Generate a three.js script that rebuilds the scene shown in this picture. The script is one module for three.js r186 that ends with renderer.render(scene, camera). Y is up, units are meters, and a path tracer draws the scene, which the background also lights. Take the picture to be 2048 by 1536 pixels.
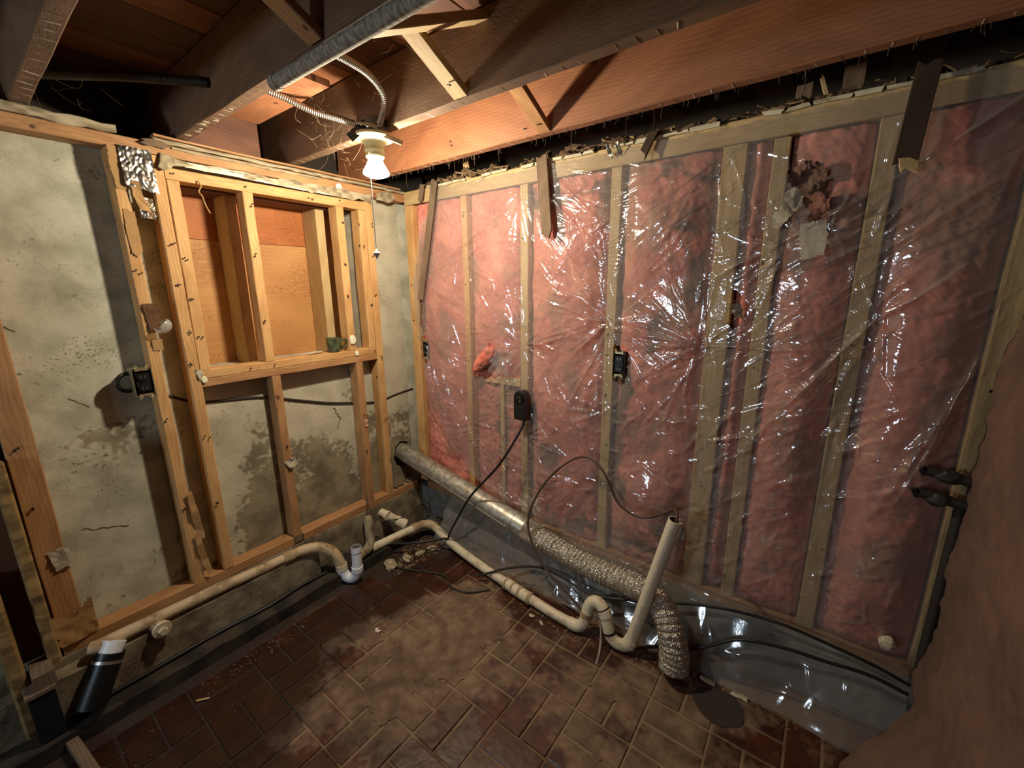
import * as THREE from 'three';
import { mergeGeometries, mergeVertices, toCreasedNormals } from 'three/addons/utils/BufferGeometryUtils.js';
import { RectAreaLightUniformsLib } from 'three/addons/lights/RectAreaLightUniformsLib.js';

// ---------------------------------------------------------------- camera, light, exposure
const scene = new THREE.Scene();
scene.background = new THREE.Color(0x000000);
const camera = new THREE.PerspectiveCamera(85.12, 2048 / 1536, 0.02, 30);
camera.position.set(1.982, 1.48, 1.649);
{
  const p = THREE.MathUtils.degToRad(12.94), t = THREE.MathUtils.degToRad(53.127);
  const f = new THREE.Vector3(-Math.cos(t) * Math.cos(p), -Math.sin(p), -Math.sin(t) * Math.cos(p));
  camera.lookAt(camera.position.clone().add(f));
  camera.rotateZ(-0.008);
}
scene.add(camera);
const renderer = new THREE.WebGLRenderer({ antialias: true });
renderer.toneMapping = THREE.LinearToneMapping;
renderer.toneMappingExposure = 1.0;
renderer.shadowMap.enabled = true;
RectAreaLightUniformsLib.init();
const BULB = { x: 0.643, y: 1.915, z: 0.65, color: new THREE.Color(1.0, 0.87, 0.68), power: 4.9, glow: 14 };
const DAY = { x: 0.62, y: 1.3, w: 0.27, h: 0.36, color: new THREE.Color(0.70, 0.85, 1.0), power: 26, glow: 26 };

// ---------------------------------------------------------------- helpers
const V = (x, y, z) => new THREE.Vector3(x, y, z);
let seed = 7;
function rnd() { seed = (seed + 0x6D2B79F5) | 0; let t = Math.imul(seed ^ (seed >>> 15), 1 | seed); t = (t + Math.imul(t ^ (t >>> 7), 61 | t)) ^ t; return ((t ^ (t >>> 14)) >>> 0) / 4294967296; }
const rr = (a, b) => a + (b - a) * rnd();
const PERM = new Uint16Array(512); { const p = [...Array(256).keys()]; for (let i = 255; i > 0; i--) { const j = (rnd() * (i + 1)) | 0; [p[i], p[j]] = [p[j], p[i]]; } for (let i = 0; i < 512; i++) PERM[i] = p[i & 255]; }
const GX = new Float32Array(256), GY = new Float32Array(256); for (let i = 0; i < 256; i++) { const a = rnd() * 6.2832; GX[i] = Math.cos(a); GY[i] = Math.sin(a); }
function noise(x, y) {                                  // gradient noise, about -1..1
  const xi = Math.floor(x), yi = Math.floor(y), fx = x - xi, fy = y - yi, X = xi & 255, Y = yi & 255;
  const u = fx * fx * fx * (fx * (fx * 6 - 15) + 10), v = fy * fy * fy * (fy * (fy * 6 - 15) + 10);
  const a = PERM[PERM[X] + Y], b = PERM[PERM[X + 1] + Y], c = PERM[PERM[X] + Y + 1], d = PERM[PERM[X + 1] + Y + 1];
  const n0 = GX[a] * fx + GY[a] * fy, n1 = GX[b] * (fx - 1) + GY[b] * fy, n2 = GX[c] * fx + GY[c] * (fy - 1), n3 = GX[d] * (fx - 1) + GY[d] * (fy - 1);
  return 1.5 * (n0 + u * (n1 - n0) + v * (n2 + u * (n3 - n2) - n0 - u * (n1 - n0)));
}
function fbm(x, y, o = 4) { let s = 0, a = 0.5; for (let i = 0; i < o; i++) { s += a * noise(x, y); x = x * 2.03 + 17.3; y = y * 2.03 + 5.7; a *= 0.5; } return s; }
const clamp = (x, a = 0, b = 1) => Math.min(b, Math.max(a, x));
const ss = (a, b, x) => { const t = clamp((x - a) / (b - a)); return t * t * (3 - 2 * t); };
const mix = (a, b, t) => a + (b - a) * t;
const mix3 = (a, b, t) => [mix(a[0], b[0], t), mix(a[1], b[1], t), mix(a[2], b[2], t)];
function texture(w, h, fn, srgb = true, repeat = true) {   // fn(u, v) -> [r, g, b] in 0..255
  const d = new Uint8Array(w * h * 4);
  for (let j = 0; j < h; j++) for (let i = 0; i < w; i++) {
    const c = fn((i + 0.5) / w, (j + 0.5) / h), k = (j * w + i) * 4;
    if (typeof c === 'number') { d[k] = d[k + 1] = d[k + 2] = clamp(c, 0, 255); } else { d[k] = clamp(c[0], 0, 255); d[k + 1] = clamp(c[1], 0, 255); d[k + 2] = clamp(c[2], 0, 255); }
    d[k + 3] = 255;
  }
  const t = new THREE.DataTexture(d, w, h, THREE.RGBAFormat);
  t.colorSpace = srgb ? THREE.SRGBColorSpace : THREE.NoColorSpace;
  t.magFilter = THREE.LinearFilter; t.minFilter = THREE.LinearMipmapLinearFilter; t.generateMipmaps = true;
  t.wrapS = t.wrapT = repeat ? THREE.RepeatWrapping : THREE.ClampToEdgeWrapping;
  t.needsUpdate = true; return t;
}
const scaled = (t, rx, ry, ox = 0, oy = 0) => { const c = t.clone(); c.repeat.set(rx, ry); c.offset.set(ox, oy); c.needsUpdate = true; return c; };
const std = (o) => new THREE.MeshStandardMaterial(o);
const phys = (o) => new THREE.MeshPhysicalMaterial(o);
const used = {};
function numbered(n) { if (!(n in used)) { used[n] = 0; return n; } used[n]++; return n + '_' + String(used[n]).padStart(3, '0'); }
function tag(o, label, category, group, kind) { if (label) o.userData.label = label; if (category) o.userData.category = category; if (group) o.userData.group = group; if (kind) o.userData.kind = kind; return o; }
function thing(name, label, category, pos, group) { const o = new THREE.Group(); o.name = numbered(name); o.position.copy(pos); scene.add(o); return tag(o, label, category, group); }
function mesh(geo, mat) { const m = new THREE.Mesh(geo, mat); m.castShadow = m.receiveShadow = true; return m; }
function part(parent, name, geo, mat, label) { const m = mesh(geo, mat); m.name = name; parent.add(m); if (label) m.userData.label = label; return m; }
function solo(name, label, category, geo, mat, pos, group) { const m = mesh(geo, mat); m.name = numbered(name); m.position.copy(pos || V(0, 0, 0)); scene.add(m); return tag(m, label, category, group); }
function structure(name, pos = V(0, 0, 0)) { const o = new THREE.Group(); o.name = name; o.position.copy(pos); scene.add(o); o.userData.kind = 'structure'; return o; }
const shift = (g, x, y, z) => { g.translate(x, y, z); return g; };
const rel = (g, pos) => g.translate(-pos.x, -pos.y, -pos.z);
function strip(g) { for (const k of Object.keys(g.attributes)) if (!['position', 'normal', 'uv'].includes(k)) g.deleteAttribute(k); return g.index ? g.toNonIndexed() : g; }
const merge = (gs) => mergeGeometries(gs.map(strip), false);

// a board: length along x, width along y, thickness along z, centred; chamfered edges, slightly uneven faces, ends that may be broken off
function boardGeo(L, w, t, o = {}) {
  const n = o.seg || 6, m = o.cross || 3, c = Math.min(o.chamfer ?? 0.0025, w / 4, t / 4), wob = o.wobble ?? 0.0012, s = rr(0, 90);
  const ring = [];
  const W2 = w / 2, T2 = t / 2;
  for (let i = 0; i <= m; i++) ring.push([-W2 + c + (w - 2 * c) * i / m, -T2]);
  ring.push([W2, -T2 + c]); ring.push([W2, T2 - c]);
  for (let i = 0; i <= m; i++) ring.push([W2 - c - (w - 2 * c) * i / m, T2]);
  ring.push([-W2, T2 - c]); ring.push([-W2, -T2 + c]);
  const R = ring.length, pos = [], idx = [], jag = (a, y) => a ? a * (Math.abs(noise(y * (o.tooth || 90) + s, a * 50)) * 1.6 + 0.4 * noise(y * 30, s)) : 0;
  for (let k = 0; k <= n; k++) for (const [y, z] of ring) {
    const f = k / n; let x = -L / 2 + L * f;
    if (k === 0) x += jag(o.jag0, y); if (k === n) x -= jag(o.jag1, y);
    const bow = (o.bow || 0) * Math.sin(Math.PI * f);
    pos.push(x, y + wob * noise(x * 6 + s, z * 40) + (o.bowY || 0) * Math.sin(Math.PI * f), z + wob * noise(x * 7 + s, y * 30 + 9) + bow);
  }
  for (let k = 0; k < n; k++) for (let i = 0; i < R; i++) { const a = k * R + i, b = k * R + (i + 1) % R; idx.push(a, a + R, b, b, a + R, b + R); }
  for (const k of [0, n]) { const base = k * R; for (let i = 0; i < m; i++) { const q = [base + i, base + i + 1, base + (m + 3) + (m - i) - 1, base + (m + 3) + (m - i)]; if (k === 0) idx.push(q[0], q[1], q[2], q[0], q[2], q[3]); else idx.push(q[0], q[2], q[1], q[0], q[3], q[2]); }
    const a = [base + m, base + m + 1, base + m + 2, base + m + 3], b = [base + 2 * m + 3, base + 2 * m + 4, base + 2 * m + 5, base];
    for (const e of [a, b]) if (k === 0) idx.push(e[0], e[1], e[2], e[0], e[2], e[3]); else idx.push(e[0], e[2], e[1], e[0], e[3], e[2]); }
  let g = new THREE.BufferGeometry(); g.setAttribute('position', new THREE.Float32BufferAttribute(pos, 3)); g.setIndex(idx);
  g = toCreasedNormals(g, 0.5);
  const P = g.attributes.position, N = g.attributes.normal, uv = new Float32Array(P.count * 2), ou = rr(0, 9), ov = rr(0, 9);
  for (let i = 0; i < P.count; i++) { const ny = Math.abs(N.getY(i)), nz = Math.abs(N.getZ(i)), nx = Math.abs(N.getX(i)); if (nx > 0.8) { uv[2 * i] = P.getZ(i) * 0.3 + ou; uv[2 * i + 1] = P.getY(i) + ov; } else { uv[2 * i] = P.getX(i) + ou; uv[2 * i + 1] = (nz >= ny ? P.getY(i) : P.getZ(i) + 0.37) + ov; } }
  g.setAttribute('uv', new THREE.BufferAttribute(uv, 2)); return g;
}
// orients a board from a to b; its width direction is as close to `wide` as can be
function beamGeo(a, b, w, t, wide, o) {
  const d = b.clone().sub(a), L = d.length(), g = boardGeo(L, w, t, o), X = d.normalize(), Z = X.clone().cross(wide).normalize(), Y = Z.clone().cross(X);
  g.applyMatrix4(new THREE.Matrix4().makeBasis(X, Y, Z)); return g.translate((a.x + b.x) / 2, (a.y + b.y) / 2, (a.z + b.z) / 2);
}
function lumber(name, label, category, a, b, w, t, wide, mat, o = {}) { const g = beamGeo(a, b, w, t, wide, o); return solo(name, label, category, rel(g, a), mat, a, o.group); }
const curve = (pts, tension = 0.5) => new THREE.CatmullRomCurve3(pts.map(p => Array.isArray(p) ? V(...p) : p), false, 'centripetal', tension);
function tubeGeo(pts, r, seg = 40, rad = 10, caps = true) {
  const c = pts.getPoint ? pts : curve(pts), g = new THREE.TubeGeometry(c, seg, r, rad, false), U = g.attributes.uv, ku = c.getLength() / 0.4, kv = 6.283 * r / 0.4; for (let i = 0; i < U.count; i++) U.setXY(i, U.getX(i) * ku, U.getY(i) * kv);
  if (!caps) return g;
  const out = [g]; for (const e of [0, 1]) { const d = new THREE.CircleGeometry(r, rad), tn = c.getTangent(e).multiplyScalar(e ? 1 : -1); d.applyQuaternion(new THREE.Quaternion().setFromUnitVectors(V(0, 0, 1), tn)); const q = c.getPoint(e); d.translate(q.x, q.y, q.z); out.push(d); }
  return merge(out);
}
const line = (a, b) => new THREE.LineCurve3(a, b);
function rodGeo(a, b, r, rad = 12) { return tubeGeo(line(a, b), r, 1, rad); }
function lump(r, sx = 1, sy = 1, sz = 1, rough = 0.25, detail = 1) {
  let g = new THREE.IcosahedronGeometry(r, detail); g = mergeVertices(g, 1e-5); const P = g.attributes.position, s = rr(0, 50);
  for (let i = 0; i < P.count; i++) { const k = 1 + rough * noise(P.getX(i) / r * 1.3 + s, P.getY(i) / r * 1.3 + P.getZ(i) / r * 0.9 + s); P.setXYZ(i, P.getX(i) * k * sx, P.getY(i) * k * sy, P.getZ(i) * k * sz); }
  return toCreasedNormals(g, 0.6);
}
// a flat ragged piece with thickness, outline given in (x, y), lying in the plane z = 0
function flakeGeo(pts, t, curl = 0) {
  const s = new THREE.Shape(pts.map(p => new THREE.Vector2(p[0], p[1]))), g = new THREE.ExtrudeGeometry(s, { depth: t, bevelEnabled: true, bevelSize: t * 0.3, bevelThickness: t * 0.3, bevelSegments: 1, curveSegments: 2 });
  if (curl) { const P = g.attributes.position; for (let i = 0; i < P.count; i++) P.setZ(i, P.getZ(i) + curl * noise(P.getX(i) * 14, P.getY(i) * 14 + 3)); g.computeVertexNormals(); }
  return g;
}
// a crumpled thin sheet with a ragged outline given in (x, y)
function sheetGeo(pts, amp, n = 26) {
  const xs = pts.map(p => p[0]), ys = pts.map(p => p[1]), x0 = Math.min(...xs), x1 = Math.max(...xs), y0 = Math.min(...ys), y1 = Math.max(...ys), S = Math.max(x1 - x0, y1 - y0), s = rr(0, 80), pos = [], idx = [], uv = [], m = Math.round(clamp(n * (x1 - x0) / (y1 - y0), n, 220)), thin = Math.min(x1 - x0, y1 - y0);
  const inP = (x, y) => { let c = false; for (let i = 0, j = pts.length - 1; i < pts.length; j = i++) if ((pts[i][1] > y) !== (pts[j][1] > y) && x < (pts[j][0] - pts[i][0]) * (y - pts[i][1]) / (pts[j][1] - pts[i][1]) + pts[i][0]) c = !c; return c; };
  for (let j = 0; j <= n; j++) for (let i = 0; i <= m; i++) { const x = mix(x0, x1, i / m), y = mix(y0, y1, j / n), X = x / S, Y = y / S; pos.push(x, y, amp * (1.1 * noise(X * 2 + s, Y * 2) + 0.7 * Math.abs(noise(X * 3.4 + 9, Y * 3.4 + s)) + 0.35 * Math.abs(noise(X * 8 + s, Y * 8)))); uv.push(x, y); }
  for (let j = 0; j < n; j++) for (let i = 0; i < m; i++) { const x = mix(x0, x1, (i + 0.5) / m), y = mix(y0, y1, (j + 0.5) / n), w = thin * 0.04; if (!inP(x + w * noise(x / S * 14, y / S * 14 + s), y + w * noise(y / S * 14 + s, x / S * 14))) continue; const a = j * (m + 1) + i; idx.push(a, a + 1, a + m + 1, a + 1, a + m + 2, a + m + 1); }
  const g = new THREE.BufferGeometry(); g.setAttribute('position', new THREE.Float32BufferAttribute(pos, 3)); g.setAttribute('uv', new THREE.Float32BufferAttribute(uv, 2)); g.setIndex(idx); return toCreasedNormals(g, 0.7);
}
function raggedOutline(w, h, n = 14, k = 0.25) { const o = []; for (let i = 0; i < n; i++) { const a = i / n * 6.2832, c = Math.cos(a), s = Math.sin(a), e = 1 / Math.max(Math.abs(c), Math.abs(s)), q = (1 - k) + k * rr(-0.6, 1); o.push([c * e * w / 2 * q, s * e * h / 2 * q]); } return o; }
const planeUV = (g, f) => { const P = g.attributes.position, u = new Float32Array(P.count * 2); for (let i = 0; i < P.count; i++) { const r = f(P.getX(i), P.getY(i), P.getZ(i)); u[2 * i] = r[0]; u[2 * i + 1] = r[1]; } g.setAttribute('uv', new THREE.BufferAttribute(u, 2)); return g; };

// ---------------------------------------------------------------- materials
// wood: u runs along the grain; one tile of the texture is 1.2 m by 0.3 m
function woodTex(light, dark, knots, sd, contrast = 1) {
  const K = []; for (let i = 0; i < knots; i++) K.push([rr(0.05, 0.95), rr(0.1, 0.9), rr(0.012, 0.03)]);
  return texture(1024, 256, (u, v) => {
    let dy = 0, kn = 0; for (const [a, b, r] of K) { const du = (u - a) * 4, dv = v - b, d = Math.hypot(du * 0.8, dv) / r; dy += 0.05 * Math.exp(-d * d * 0.12) * Math.sign(dv || 1) * 0.6; kn = Math.max(kn, 1 - ss(0.5, 1.1, d)); }
    const su = Math.sin(u * 6.2832), cu = Math.cos(u * 6.2832);
    const y = v + dy + 0.03 * noise(su * 1.2 + sd, cu * 1.2 + v * 2), g = 0.5 + 0.5 * Math.sin((y * 26 + 1.3 * noise(su * 0.5 + sd, cu * 0.5 + v * 4)) * 6.2832);
    const fib = noise(su * 9 + sd + cu * 5, v * 120), blotch = fbm(su * 1.4 + sd + 3, cu * 1.4 + v * 5, 3);
    let t = clamp(0.30 + contrast * (0.24 * g * g - 0.1) + 0.13 * fib + 0.55 * blotch);
    const c = mix3(light, dark, t); return mix3(c, [70, 38, 20], kn * 0.8);
  });
}
const bumpWood = texture(512, 256, (u, v) => 128 + 60 * noise(Math.sin(u * 6.2832) * 10, v * 100) + 40 * fbm(Math.cos(u * 6.2832) * 3, v * 20, 3), false);
const T = {
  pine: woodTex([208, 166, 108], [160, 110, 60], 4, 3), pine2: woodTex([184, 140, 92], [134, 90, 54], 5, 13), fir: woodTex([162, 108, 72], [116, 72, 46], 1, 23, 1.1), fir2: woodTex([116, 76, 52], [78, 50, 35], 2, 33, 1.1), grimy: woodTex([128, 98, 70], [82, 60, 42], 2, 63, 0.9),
  old: woodTex([128, 106, 82], [78, 62, 48], 2, 43), pale: woodTex([198, 172, 122], [158, 128, 84], 2, 53),
};
const wood = (t, o = {}) => std({ map: scaled(T[t], 1 / 1.2, 1 / 0.3), bumpMap: scaled(bumpWood, 1 / 0.6, 1 / 0.3), bumpScale: 0.0007, roughness: 0.72, ...o });
const M = {
  pine: wood('pine'), pine2: wood('pine2'), fir: wood('fir', { roughness: 0.6 }), fir2: wood('fir2'), grimy: wood('grimy', { roughness: 0.85 }), old: wood('old', { roughness: 0.9 }), pale: wood('pale'),
  dusty: wood('old', { color: 0x9a9488, roughness: 0.95 }), white: wood('pale', { color: 0xe8e4d2 }),
  plaster: std({ map: texture(256, 256, (u, v) => { const n = fbm(Math.sin(u * 6.28) * 3 + u, v * 6, 4); return mix3([206, 198, 170], [150, 138, 108], ss(-0.2, 0.5, n)); }), roughness: 0.95 }),
  oldPlaster: std({ map: texture(256, 256, (u, v) => mix3([180, 168, 138], [120, 106, 80], ss(-0.25, 0.4, fbm(Math.sin(u * 6.28) * 3 + u + 4, v * 8, 4)))), roughness: 0.95 }),
  paper: std({ color: 0xa88353, roughness: 0.85, side: THREE.DoubleSide }), paperGrey: std({ color: 0xb4aa92, roughness: 0.85, side: THREE.DoubleSide }),
  nail: std({ color: 0x2a211c, roughness: 0.6, metalness: 0.5 }), black: std({ color: 0x121211, roughness: 0.42 }), cable: std({ color: 0x2b2622, roughness: 0.6 }), cableBrown: std({ color: 0x4a3a28, roughness: 0.55 }), cableGrey: std({ color: 0x4c443a, roughness: 0.7 }),
  steel: std({ color: 0xb9b6ac, metalness: 0.9, roughness: 0.42 }), boxMetal: std({ color: 0x8d8668, metalness: 0.6, roughness: 0.5 }), brass: std({ color: 0xc9b88a, metalness: 0.8, roughness: 0.4 }),
  ivory: std({ color: 0xc4b88a, roughness: 0.4 }), pvc: std({ color: 0xdcd0b4, roughness: 0.4 }), whitePvc: std({ color: 0xe2e8ec, roughness: 0.35 }),
};
{
  const galv = texture(512, 512, (u, v) => { const n = fbm(u * 14, v * 14, 4), d = ss(0.15, 0.6, fbm(u * 5 + 9, v * 4, 4)); return mix3(mix3([204, 202, 190], [168, 166, 154], ss(-0.3, 0.3, n)), [134, 122, 96], d * 0.6); });
  M.galv = std({ map: galv, metalness: 0.75, roughness: 0.42 });
  M.foil = std({ color: 0xcfcabb, metalness: 0.95, roughness: 0.28, bumpMap: scaled(texture(512, 512, (u, v) => 128 + 190 * Math.abs(noise(u * 22, v * 22)) + 90 * noise(u * 50, v * 50), false), 6, 6), bumpScale: 0.004, side: THREE.DoubleSide });
  M.conduit = std({ color: 0xb0aca0, metalness: 0.9, roughness: 0.4 });
  const dirtyPvc = texture(512, 512, (u, v) => { const n = fbm(u * 6, v * 6, 5), s = fbm(u * 26 + 4, v * 26, 3); return mix3(mix3([188, 168, 134], [148, 122, 88], ss(-0.15, 0.45, n)), [84, 66, 48], 0.7 * ss(0.3, 0.6, s + n * 0.3)); });
  M.dirtyPvc = std({ map: dirtyPvc, roughness: 0.6 });
  M.oldPvc = std({ map: texture(512, 512, (u, v) => { const n = fbm(u * 7 + 3, v * 7, 5), s = fbm(u * 40 + 4, v * 40, 3); return mix3(mix3([216, 204, 176], [172, 152, 120], ss(0.0, 0.5, n)), [88, 70, 52], 0.75 * ss(0.34, 0.6, s + n * 0.4)); }), roughness: 0.5 });
  M.iron = std({ map: texture(256, 256, (u, v) => mix3([172, 164, 146], [122, 112, 96], ss(-0.3, 0.4, fbm(u * 40, v * 20, 4)))), roughness: 0.9 }); M.darkIron = std({ color: 0x3a3530, roughness: 0.6, metalness: 0.4 });
}
// masonry behind the studs of the left wall: old pale paint, flaked away from grey render lower down. 2 m by 2.05 m, u along z, v along y
const wallCracks = [[[1.62, 1.55], [1.56, 1.38], [1.53, 1.36]], [[1.45, 1.12], [1.41, 1.08]], [[1.5, 0.64], [1.38, 0.6]], [[0.5, 0.86], [0.47, 0.8], [0.49, 0.74]]];
function segDist(x, y, a, b) { const dx = b[0] - a[0], dy = b[1] - a[1], t = clamp(((x - a[0]) * dx + (y - a[1]) * dy) / (dx * dx + dy * dy)); return Math.hypot(x - a[0] - t * dx, y - a[1] - t * dy); }
const maskBare = (z, y) => {
  let f = 0.55 * ss(0.86, 0.5, y) * ss(1.15, 0.9, z) + 0.3 * ss(0.5, 0.2, y) * ss(1.25, 1.0, z) - 0.1 * ss(1.2, 1.35, z) - 0.18 * ss(1.0, 1.5, y);
  f += 0.34 * Math.exp(-(((z - 1.46) / 0.16) ** 2 + ((y - 0.98) / 0.1) ** 2)) + 0.3 * Math.exp(-(((z - 1.5) / 0.09) ** 2 + ((y - 1.5) / 0.06) ** 2));
  return f + 0.75 * fbm(z * 4 + 3, y * 4.6, 5) + 0.16 * noise(z * 40, y * 40);
};
M.masonry = std({ map: texture(2048, 2048, (u, v) => {
  const z = u * 2, y = v * 2.05, k = 0.75 * ss(0.2, 0.42, maskBare(z, y) + 0.12 * fbm(z * 70, y * 70, 3)) + 0.2 * ss(-0.1, 0.5, fbm(z * 3 + 60, y * 3, 4)), n = fbm(z * 9 + 5, y * 9, 4), gr = noise(z * 190, y * 190);
  const paint = mix3(mix3([204, 202, 180], [174, 173, 151], ss(-0.3, 0.4, n)), [186, 176, 150], 0.5 * ss(0.3, 0, z - 0.9));
  const bare = mix3([142, 130, 102], [98, 88, 66], ss(-0.35, 0.4, n + 0.2 * gr));
  let c = mix3(paint, bare, k); c = c.map(q => q + gr * 7);
  const sp = ss(0.34, 0.62, fbm(z * 60 + 7, y * 60, 3) * 0.9 + 0.5 * fbm(z * 6, y * 6 + 8, 3)); c = mix3(c, [96, 88, 68], sp * 0.6); const sp2 = ss(0.42, 0.6, noise(z * 150 + 7, y * 130) * 0.6 + 0.6 * fbm(z * 4, y * 4 + 18, 3)); c = mix3(c, [70, 64, 48], sp2 * 0.5);
  const fl = Math.abs(fbm(z * 7 + 20, y * 7, 4)); if (z > 1.05) c = mix3(c, [120, 112, 88], 0.55 * ss(0.012, 0.002, fl) * ss(0.1, 0.35, noise(z * 4, y * 4 + 30)));
  for (const cr of wallCracks) for (let i = 0; i + 1 < cr.length; i++) c = mix3(c, [70, 64, 48], 0.8 * ss(0.004, 0.0015, segDist(z + 0.008 * noise(z * 40, y * 40), y + 0.006 * noise(y * 50, z * 40), cr[i], cr[i + 1])));
  return c;
}), bumpMap: texture(1024, 1024, (u, v) => { const z = u * 2, y = v * 2.05; return 150 - 90 * ss(0.24, 0.36, maskBare(z, y)) + 40 * fbm(z * 30, y * 30, 4); }, false), bumpScale: 0.004, roughness: 0.95 });
M.concrete = std({ map: texture(512, 512, (u, v) => { const n = fbm(u * 7, v * 7, 5), s = noise(u * 60, v * 60); return mix3(mix3([150, 138, 112], [106, 94, 74], ss(-0.35, 0.35, n)), [70, 60, 46], 0.8 * ss(0.5, 0.85, s + n)); }), roughness: 0.95, bumpMap: texture(512, 512, (u, v) => 128 + 110 * fbm(u * 20, v * 20, 4), false), bumpScale: 0.003 });
M.footing = std({ map: texture(512, 512, (u, v) => mix3([60, 50, 38], [28, 23, 18], ss(-0.3, 0.3, fbm(u * 8, v * 8, 5)))), roughness: 0.9 });
M.greyCurb = std({ map: texture(1024, 256, (u, v) => mix3([136, 138, 132], [112, 112, 106], ss(-0.4, 0.4, fbm(u * 22, v * 22, 5)))), roughness: 0.95 });
M.darkWall = std({ color: 0x3a332b, roughness: 0.95 }); M.subfloorBack = std({ color: 0x2a1d14, roughness: 0.9 });
M.plywood = std({ map: texture(1024, 1024, (u, v) => { const q = fbm(u * 2.6, v * 7, 4) * 17 + v * 7, g = Math.abs(q - Math.round(q)) * 2, f = noise(u * 5, v * 180), n = fbm(u * 3 + 9, v * 3, 3); let t = clamp(0.3 + 0.4 * ss(0.35, 1, g) * ss(-0.35, 0.35, noise(u * 3, v * 6)) + 0.12 * f + 0.45 * n); return mix3([210, 158, 96], [146, 92, 46], t); }), roughness: 0.65 });
// floor: world x, z -> red brick under dried mud; [x, z] / 2.6 m
const mudMask = (x, z) => {
  let f = 0.62 * Math.exp(-(((x - 0.72) / 0.3) ** 2 + ((z - 0.72) / 0.42) ** 2)) + 0.5 * Math.exp(-(((x - 0.86) / 0.14) ** 2 + ((z - 0.5) / 0.34) ** 2)) + 0.4 * Math.exp(-(((x - 1.35) / 0.55) ** 2 + ((z - 0.5) / 0.26) ** 2)) + 0.42 * Math.exp(-(((x - 1.9) / 0.55) ** 2 + ((z - 0.45) / 0.5) ** 2)) + 0.28 * Math.exp(-(((x - 0.9) / 0.3) ** 2 + ((z - 1.0) / 0.25) ** 2));
  return f - 0.24 + 0.62 * fbm(x * 5 + 11, z * 5 + 2, 5) + 0.16 * fbm(x * 38, z * 38, 3);
};
const wetShadeMask = (x, z) => 0.45 * ss(0.0, 0.14, 0.35 * ss(0.75, 0.35, x - 0.12 * z) + 0.5 * ss(0.9, 1.5, z) * ss(0.95, 0.5, x) - 0.2 + 0.3 * fbm(x * 6 + 50, z * 6, 4));  // damp bricks, with the dim lower-left floor also painted darker here
const floorMap = texture(2048, 2048, (u, v) => {
  const x = u * 2.6, z = v * 2.6, n = fbm(x * 12, z * 12 + 4, 4), gr = noise(x * 210, z * 210), cell = noise(Math.floor((x - 0.8245) / 0.10175) * 7.31, Math.floor((z - 0.349) / 0.10175) * 3.77);
  const brick = mix3([80, 42, 26], [44, 22, 15], clamp(0.45 + 0.9 * n + 0.35 * cell + 0.08 * gr)), wetShade = wetShadeMask(x, z), mud = mix3([138, 117, 92], [92, 74, 55], clamp(0.5 + 1.0 * n + 0.25 * gr + 0.5 * fbm(x * 30 + 7, z * 30, 3)));
  return mix3(mix3(brick, mud, 0.9 * ss(0.04, 0.3, mudMask(x, z)) + 0.12 * gr * ss(-0.1, 0.1, mudMask(x, z))), [30, 18, 13], wetShade);
});
const floorRough = texture(512, 512, (u, v) => 88 + 145 * ss(0.05, 0.3, mudMask(u * 2.6, v * 2.6)), false);
const floorBump = texture(1024, 1024, (u, v) => 128 + 90 * fbm(u * 60, v * 60, 4), false);
M.brick = std({ map: floorMap, roughnessMap: floorRough, roughness: 0.95, bumpMap: floorBump, bumpScale: 0.003 });
M.mortar = std({ map: texture(1024, 1024, (u, v) => { const x = u * 2.6, z = v * 2.6, n = fbm(x * 9, z * 9, 4), m = ss(-0.2, 0.35, mudMask(x, z)); return mix3(mix3(mix3([112, 88, 64], [84, 62, 45], ss(-0.3, 0.3, n)), [136, 114, 88], m), [34, 24, 18], Math.min(1, wetShadeMask(x, z) * 1.75)); }), roughness: 0.95 });
// bays between the studs of the right wall
const BAYS = [[0.064, 0.428], [0.470, 0.796], [0.844, 1.235], [1.283, 1.63], [1.708, 1.774], [1.824, 2.028], [2.082, 2.333]];
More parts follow.
